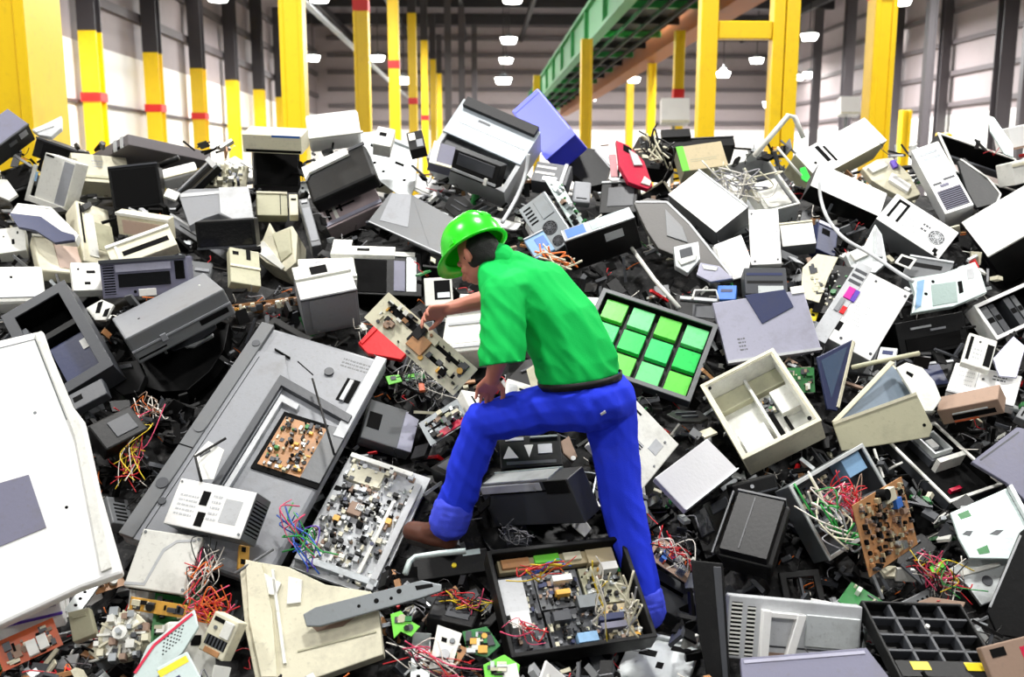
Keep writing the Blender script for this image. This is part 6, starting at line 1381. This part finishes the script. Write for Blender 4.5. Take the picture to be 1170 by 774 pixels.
# mid-sized fragments: a few of each kind, then copies
def proto(kind):
    M0 = Matrix.Identity(4)
    r = random.Random(kind)
    if kind == 'shell_fragment':
        e = empty(kind, M0)
        b = MB(); b.prism([(-.12, -.06), (.02, -.09), (.13, -.03), (.1, .07), (-.03, .09), (-.11, .05)], 0, .02, BLACK); b.build('shell', e, .006)
        b = MB(); b.box((-.07, -.03, .02), (.07, -.02, .03), DGREY); b.box((-.05, .02, .02), (.06, .03, .03), DGREY); b.build('rib', e)
    elif kind == 'white_case_fragment':
        e = empty(kind, M0)
        b = MB(); b.prism([(-.1, -.07), (.1, -.08), (.11, .05), (.03, .08), (-.1, .06)], 0, .05, WHITE); b.build('shell', e, .006)
        b = MB(); b.box((-.06, -.04, .05), (.04, -.03, .0515), HOLLOW_BLACK); b.box((-.06, 0, .05), (-.03, .03, .0515), HOLLOW_BLACK); b.build('slot', e)
        b = MB(); b.box((.05, -.05, .05), (.09, .03, .056), LGREY); b.build('panel', e, .002)
    elif kind == 'cream_case_fragment':
        e = empty(kind, M0)
        b = MB(); b.ring([(-.1, -.08), (.1, -.08), (.1, .08), (-.1, .08)], [(-.09, -.07), (.09, -.07), (.09, .07), (-.09, .07)], 0, .07, CREAM); b.box((-.095, -.075, 0), (.095, .075, .006), CREAM); b.build('shell', e, .002)
        b = MB(); b.box((-.05, -.05, .0061), (.03, .02, .03), DGREY); b.build('bracket', e, .002)
    elif kind == 'drive_cage':
        e = empty(kind, M0)
        b = MB(); b.ring([(-.08, -.06), (.08, -.06), (.08, .06), (-.08, .06)], [(-.074, -.054), (.074, -.054), (.074, .054), (-.074, .054)], 0, .1, STEEL); b.build('cage', e)
        b = MB(); b.box((-.07, -.05, .02), (.07, .05, .045), DSTEEL); b.build('drive', e, .002)
        b = MB()
        for i in range(4): b.cyl((-.05 + i * .033, -.0605), .006, -.001, .001, HOLLOW_BLACK, 8, Matrix.Translation((0, 0, .05)) @ Matrix.Rotation(1.5708, 4, 'X'))
        b.build('hole', e)
    elif kind == 'loose_circuit_board':
        e = empty(kind, M0)
        b = MB(); b.box((-.1, -.07, 0), (.1, .07, .003), GREEN); b.build('circuit_board', e)
        scatter(e, (-.095, -.065, .095, .065), .003, 34, r, None, .025)
    elif kind == 'brown_circuit_board':
        e = empty(kind, M0)
        b = MB(); b.box((-.09, -.06, 0), (.09, .06, .003), COPPER); b.build('circuit_board', e)
        scatter(e, (-.085, -.055, .085, .055), .003, 30, r, None, .03)
    elif kind == 'steel_bracket':
        e = empty(kind, M0)
        b = MB(); b.box((-.11, -.03, 0), (.11, .03, .003), PALEMET); b.box((-.11, -.03, 0), (-.107, .03, .05), PALEMET); b.box((-.107, .027, .003), (.11, .03, .025), PALEMET); b.build('bracket', e)
        b = MB()
        for i in range(5): b.cyl((-.07 + i * .035, -.005), .007, .002, .0036, HOLLOW_BLACK, 10)
        b.build('hole', e)
    elif kind == 'plastic_surround':
        e = empty(kind, M0)
        b = MB(); b.ring([(-.12, -.09), (.12, -.09), (.12, .09), (-.12, .09)], [(-.09, -.06), (.09, -.06), (.09, .06), (-.09, .06)], 0, .025, BLACK); b.build('frame', e, .004)
        b = MB(); b.box((-.12, -.005, .0), (.12, .005, .02), DGREY); b.build('crossbar', e)
    elif kind == 'grey_module':
        e = empty(kind, M0)
        b = MB(); b.box((-.08, -.055, 0), (.08, .055, .06), MGREY); b.build('body', e, .006)
        b = MB()
        for i in range(5): b.box((-.06 + i * .022, -.03, .06), (-.05 + i * .022, .03, .0615), HOLLOW_BLACK)
        b.build('vent', e)
        b = MB(); b.box((.052, -.03, .06), (.072, .02, .066), BLACK); b.build('socket', e, .001)
    elif kind == 'black_module':
        e = empty(kind, M0)
        b = MB(); b.box((-.1, -.07, 0), (.1, .07, .09), BLACK); b.build('body', e, .008)
        b = MB(); b.box((-.07, -.04, .09), (.03, .04, .094), DGREY); b.build('panel', e, .002)
    elif kind == 'white_sheet_fragment':
        e = empty(kind, M0)
        b = MB(); b.prism([(-.13, -.09), (.12, -.1), (.14, .06), (.05, .1), (-.12, .08)], 0, .008, BRIGHT); b.build('panel', e, .003)
        b = MB(); b.box((-.1, -.07, .008), (.09, -.064, .014), WHITE); b.build('ridge', e)
    elif kind == 'cable_coil':
        b = MB()
        pts = [Vector((math.cos(a * .5) * (.05 + .004 * math.sin(a * 3)), math.sin(a * .5) * (.04 + .01 * math.sin(a)), .01 + .004 * (a % 5))) for a in range(44)]
        b.tube(pts, .005, RUBBER, 6)
        e = b.build(kind)
    elif kind == 'small_fan':
        e = empty(kind, M0)
        b = MB(); b.ring([(-.045, -.045), (.045, -.045), (.045, .045), (-.045, .045)], [(.038 * math.cos(a), .038 * math.sin(a)) for a in (3.927, 5.498, .785, 2.356)], 0, .025, DGREY); b.build('housing', e, .002)
        b = MB()
        for i in range(7):
            b.box((.008, -.008, .008), (.036, .008, .011), BLACK, Matrix.Rotation(i * .8976, 4, 'Z') @ Matrix.Rotation(.3, 4, 'X'))
        b.cyl((0, 0), .014, .002, .02, BLACK, 14); b.build('rotor', e)
    return e
KINDS = {
 'shell_fragment': ('broken black plastic shell piece wedged in a gap of the heap', 'plastic fragment', 'black shell pieces in the gaps', 54, .055),
 'black_module': ('black boxy module sunk in a gap of the heap', 'module', 'black modules in the gaps', 40, .1),
 'white_case_fragment': ('broken white casing piece with dark slots wedged in a gap', 'casing', 'white casing pieces in the gaps', 34, .06),
 'cream_case_fragment': ('broken open cream casing lying in a gap of the heap', 'casing', 'cream casings in the gaps', 22, .08),
 'drive_cage': ('bare steel drive cage lodged in a gap of the heap', 'drive cage', 'steel cages in the gaps', 22, .1),
 'loose_circuit_board': ('loose green circuit board with small parts in a gap of the heap', 'circuit board', 'green boards in the gaps', 18, .03),
 'brown_circuit_board': ('loose brown circuit board with small parts in a gap of the heap', 'circuit board', 'brown boards in the gaps', 18, .03),
 'steel_bracket': ('folded pale steel bracket with round holes in a gap of the heap', 'bracket', 'steel brackets in the gaps', 42, .05),
 'plastic_surround': ('empty black plastic frame with a crossbar in a gap of the heap', 'frame', 'black frames in the gaps', 34, .03),
 'grey_module': ('grey vented module lying in a gap of the heap', 'module', 'grey modules in the gaps', 34, .07),
 'white_sheet_fragment': ('torn white panel piece lying in a gap of the heap', 'panel', 'white panel pieces in the gaps', 36, .015),
 'cable_coil': ('coil of dark rubber cable lying in a gap of the heap', 'cable', 'cable coils in the gaps', 24, .03),
 'small_fan': ('small square cooling fan lying in a gap of the heap', 'fan', 'small fans in the gaps', 14, .03)}
def children(o): return [c for c in bpy.data.objects if c.parent == o]
PR = {}
for k in KINDS:
    bpy.context.view_layer.update()
    o = proto(k); PR[k] = (o, children(o))
def copy_tree(o, ch):
    c = o.copy(); COL.objects.link(c)
    for x in ch:
        d = x.copy(); COL.objects.link(d); d.parent = c
    return c
n_fill = 0
pv, pf = [], []
bpy.context.view_layer.update()
for o in MAN.children_recursive:
    if o.type == 'MESH':
        k = len(pv); pv += [o.matrix_world @ v.co for v in o.data.vertices]; pf += [tuple(k + a for a in p.vertices) for p in o.data.polygons]
PB = BVHTree.FromPolygons(pv, pf)
def by_column(c): return abs(c.x + 3.58) < .6 and abs(c.y - 7.6) < .6
DARKK = ('shell_fragment', 'black_module', 'plastic_surround', 'cable_coil', 'small_fan')
def gloom(c):                               # dark gaps: their shade is put into the colour, only black pieces
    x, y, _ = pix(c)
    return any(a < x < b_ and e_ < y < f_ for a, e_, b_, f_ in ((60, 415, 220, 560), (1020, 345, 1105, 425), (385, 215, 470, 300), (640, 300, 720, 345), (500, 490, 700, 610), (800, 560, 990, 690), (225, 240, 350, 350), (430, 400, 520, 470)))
order = [k for k in KINDS for _ in range(KINDS[k][3])]
rng.shuffle(order)
used = set()
for k in order:
    lab, cat, grp, cnt, hh = KINDS[k]
    for _ in range(60):
        if rng.random() < .86:
            px, py = rng.uniform(-30, 1200), 168 + 600 * rng.random()
            d = surf(px, py) + rng.uniform(-.02, .16)
            c = P(px, py, d)
        else:
            c = Vector((rng.uniform(-5.5, 5.5), rng.uniform(1.8, 8.0), 0)); c.z = hz(c.x, c.y) - rng.uniform(.0, .1)
        if c.z < .03: continue
        if by_column(c) or PB.find_nearest(c, .14)[0] is not None: continue
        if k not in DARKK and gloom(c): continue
        nrm = (cdir(rng.gauss(0, .45), .65 + rng.gauss(0, .3), .7 + rng.gauss(0, .2)))
        s = rng.uniform(.75, 1.35)
        M = Matrix.Translation(c) @ nrm.to_track_quat('Z', 'Y').to_matrix().to_4x4() @ Matrix.Rotation(rng.uniform(0, 6.28), 4, 'Z') @ Matrix.Scale(s, 4)
        h = hull_of(M, (-.11, -.075, 0), (.11, .075, hh))
        if clash(h) or any(covers(v) for v in h['vs']) or covers(c):
            continue
        o, ch = PR[k]
        if k not in used:
            used.add(k); q = o
        else:
            q = copy_tree(o, ch)
        q.matrix_world = M
        tag(q, lab, cat, grp)
        PLACED.append(h)
        n_fill += 1
        break
for k in KINDS:
    if k not in used:
        for x in PR[k][1] + [PR[k][0]]: bpy.data.objects.remove(x)
print('fillers', n_fill)

# fine loose scrap: chips, flakes, screws and wire ends beyond counting
b = MB()
pal = [BLACK] * 24 + [DGREY] * 9 + [HOLLOW_BLACK] * 10 + [MGREY] * 5 + [LGREY] * 3 + [WHITE] * 3 + [CREAM] * 2 + [PALEMET] * 3 + [STEEL] * 3 + [COPPER, COPPER, BROWN, GREEN, RED]
WMIX = [WIRES[4]] * 8 + [WIRES[6]] * 3 + [WIRES[1]] * 2 + [WIRES[0], WIRES[8]]
ALLN = BVHTree.FromPolygons([v for h in PLACED for v in h['vs']], [tuple(8 * i + k for k in f) for i, h in enumerate(PLACED) for f in h['fs']])
cnt = 0
for _ in range(15000):
    if cnt > 7500: break
    px, py = rng.uniform(-60, 1230), 165 + 640 * rng.random()
    c = P(px, py, surf(px, py) + rng.uniform(.02, .24))
    if rng.random() < .12:
        c = Vector((rng.uniform(-5.5, 5.5), rng.uniform(1.5, 8), 0)); c.z = hz(c.x, c.y) - rng.uniform(.02, .12)
    if c.z < .02 or covers(c) or by_column(c) or PB.find_nearest(c, .07)[0] is not None or ALLN.find_nearest(c, .05)[0] is not None: continue
    cnt += 1
    m = rng.choice(pal)
    if gloom(c): m = rng.choice([BLACK, BLACK, HOLLOW_BLACK, DGREY])
    M = Matrix.Translation(c) @ Matrix.Rotation(rng.uniform(0, 6.28), 4, 'Z') @ Matrix.Rotation(rng.gauss(0, .7), 4, 'X') @ Matrix.Rotation(rng.gauss(0, .7), 4, 'Y')
    t = rng.random()
    if t < .5:
        w, l, h_ = rng.uniform(.01, .055), rng.uniform(.01, .04), rng.uniform(.002, .012)
        b.box((-w, -l, -h_), (w, l, h_), m, M)
    elif t < .75:
        w, l = rng.uniform(.004, .008), rng.uniform(.03, .09)
        b.box((-l, -w, -w), (l, w, w), m, M)
    else:
        pts = [M @ Vector((rng.gauss(0, .015) + i * .035 - .06, rng.gauss(0, .02), rng.gauss(0, .015))) for i in range(4)]
        b.tube(spline(pts, 3), .0025, rng.choice(WMIX), 4)
sc_ = b.build('loose_scrap')
tag(sc_, 'countless plastic chips, metal flakes and wire ends strewn through the heap', 'scrap', None, 'stuff')
# ================================================================== camera and view
cam = bpy.data.cameras.new('camera'); co = bpy.data.objects.new('camera', cam); COL.objects.link(co)
cam.sensor_width = 36; cam.lens = 36 * FPX / 1170
Mc = Matrix.Identity(4)
for i in range(3):
    Mc[i][0], Mc[i][1], Mc[i][2], Mc[i][3] = RGT[i], UPV[i], -FWD[i], CAM[i]
co.matrix_world = Mc
cam.clip_end = 300
cam.dof.use_dof = True; cam.dof.focus_distance = 4.3; cam.dof.aperture_fstop = 2.6
SC.camera = co
SC.view_settings.view_transform = 'Standard'
SC.view_settings.look = 'None'
SC.view_settings.gamma = 1
SC.view_settings.use_curve_mapping = False
SC.view_settings.exposure = 0.2
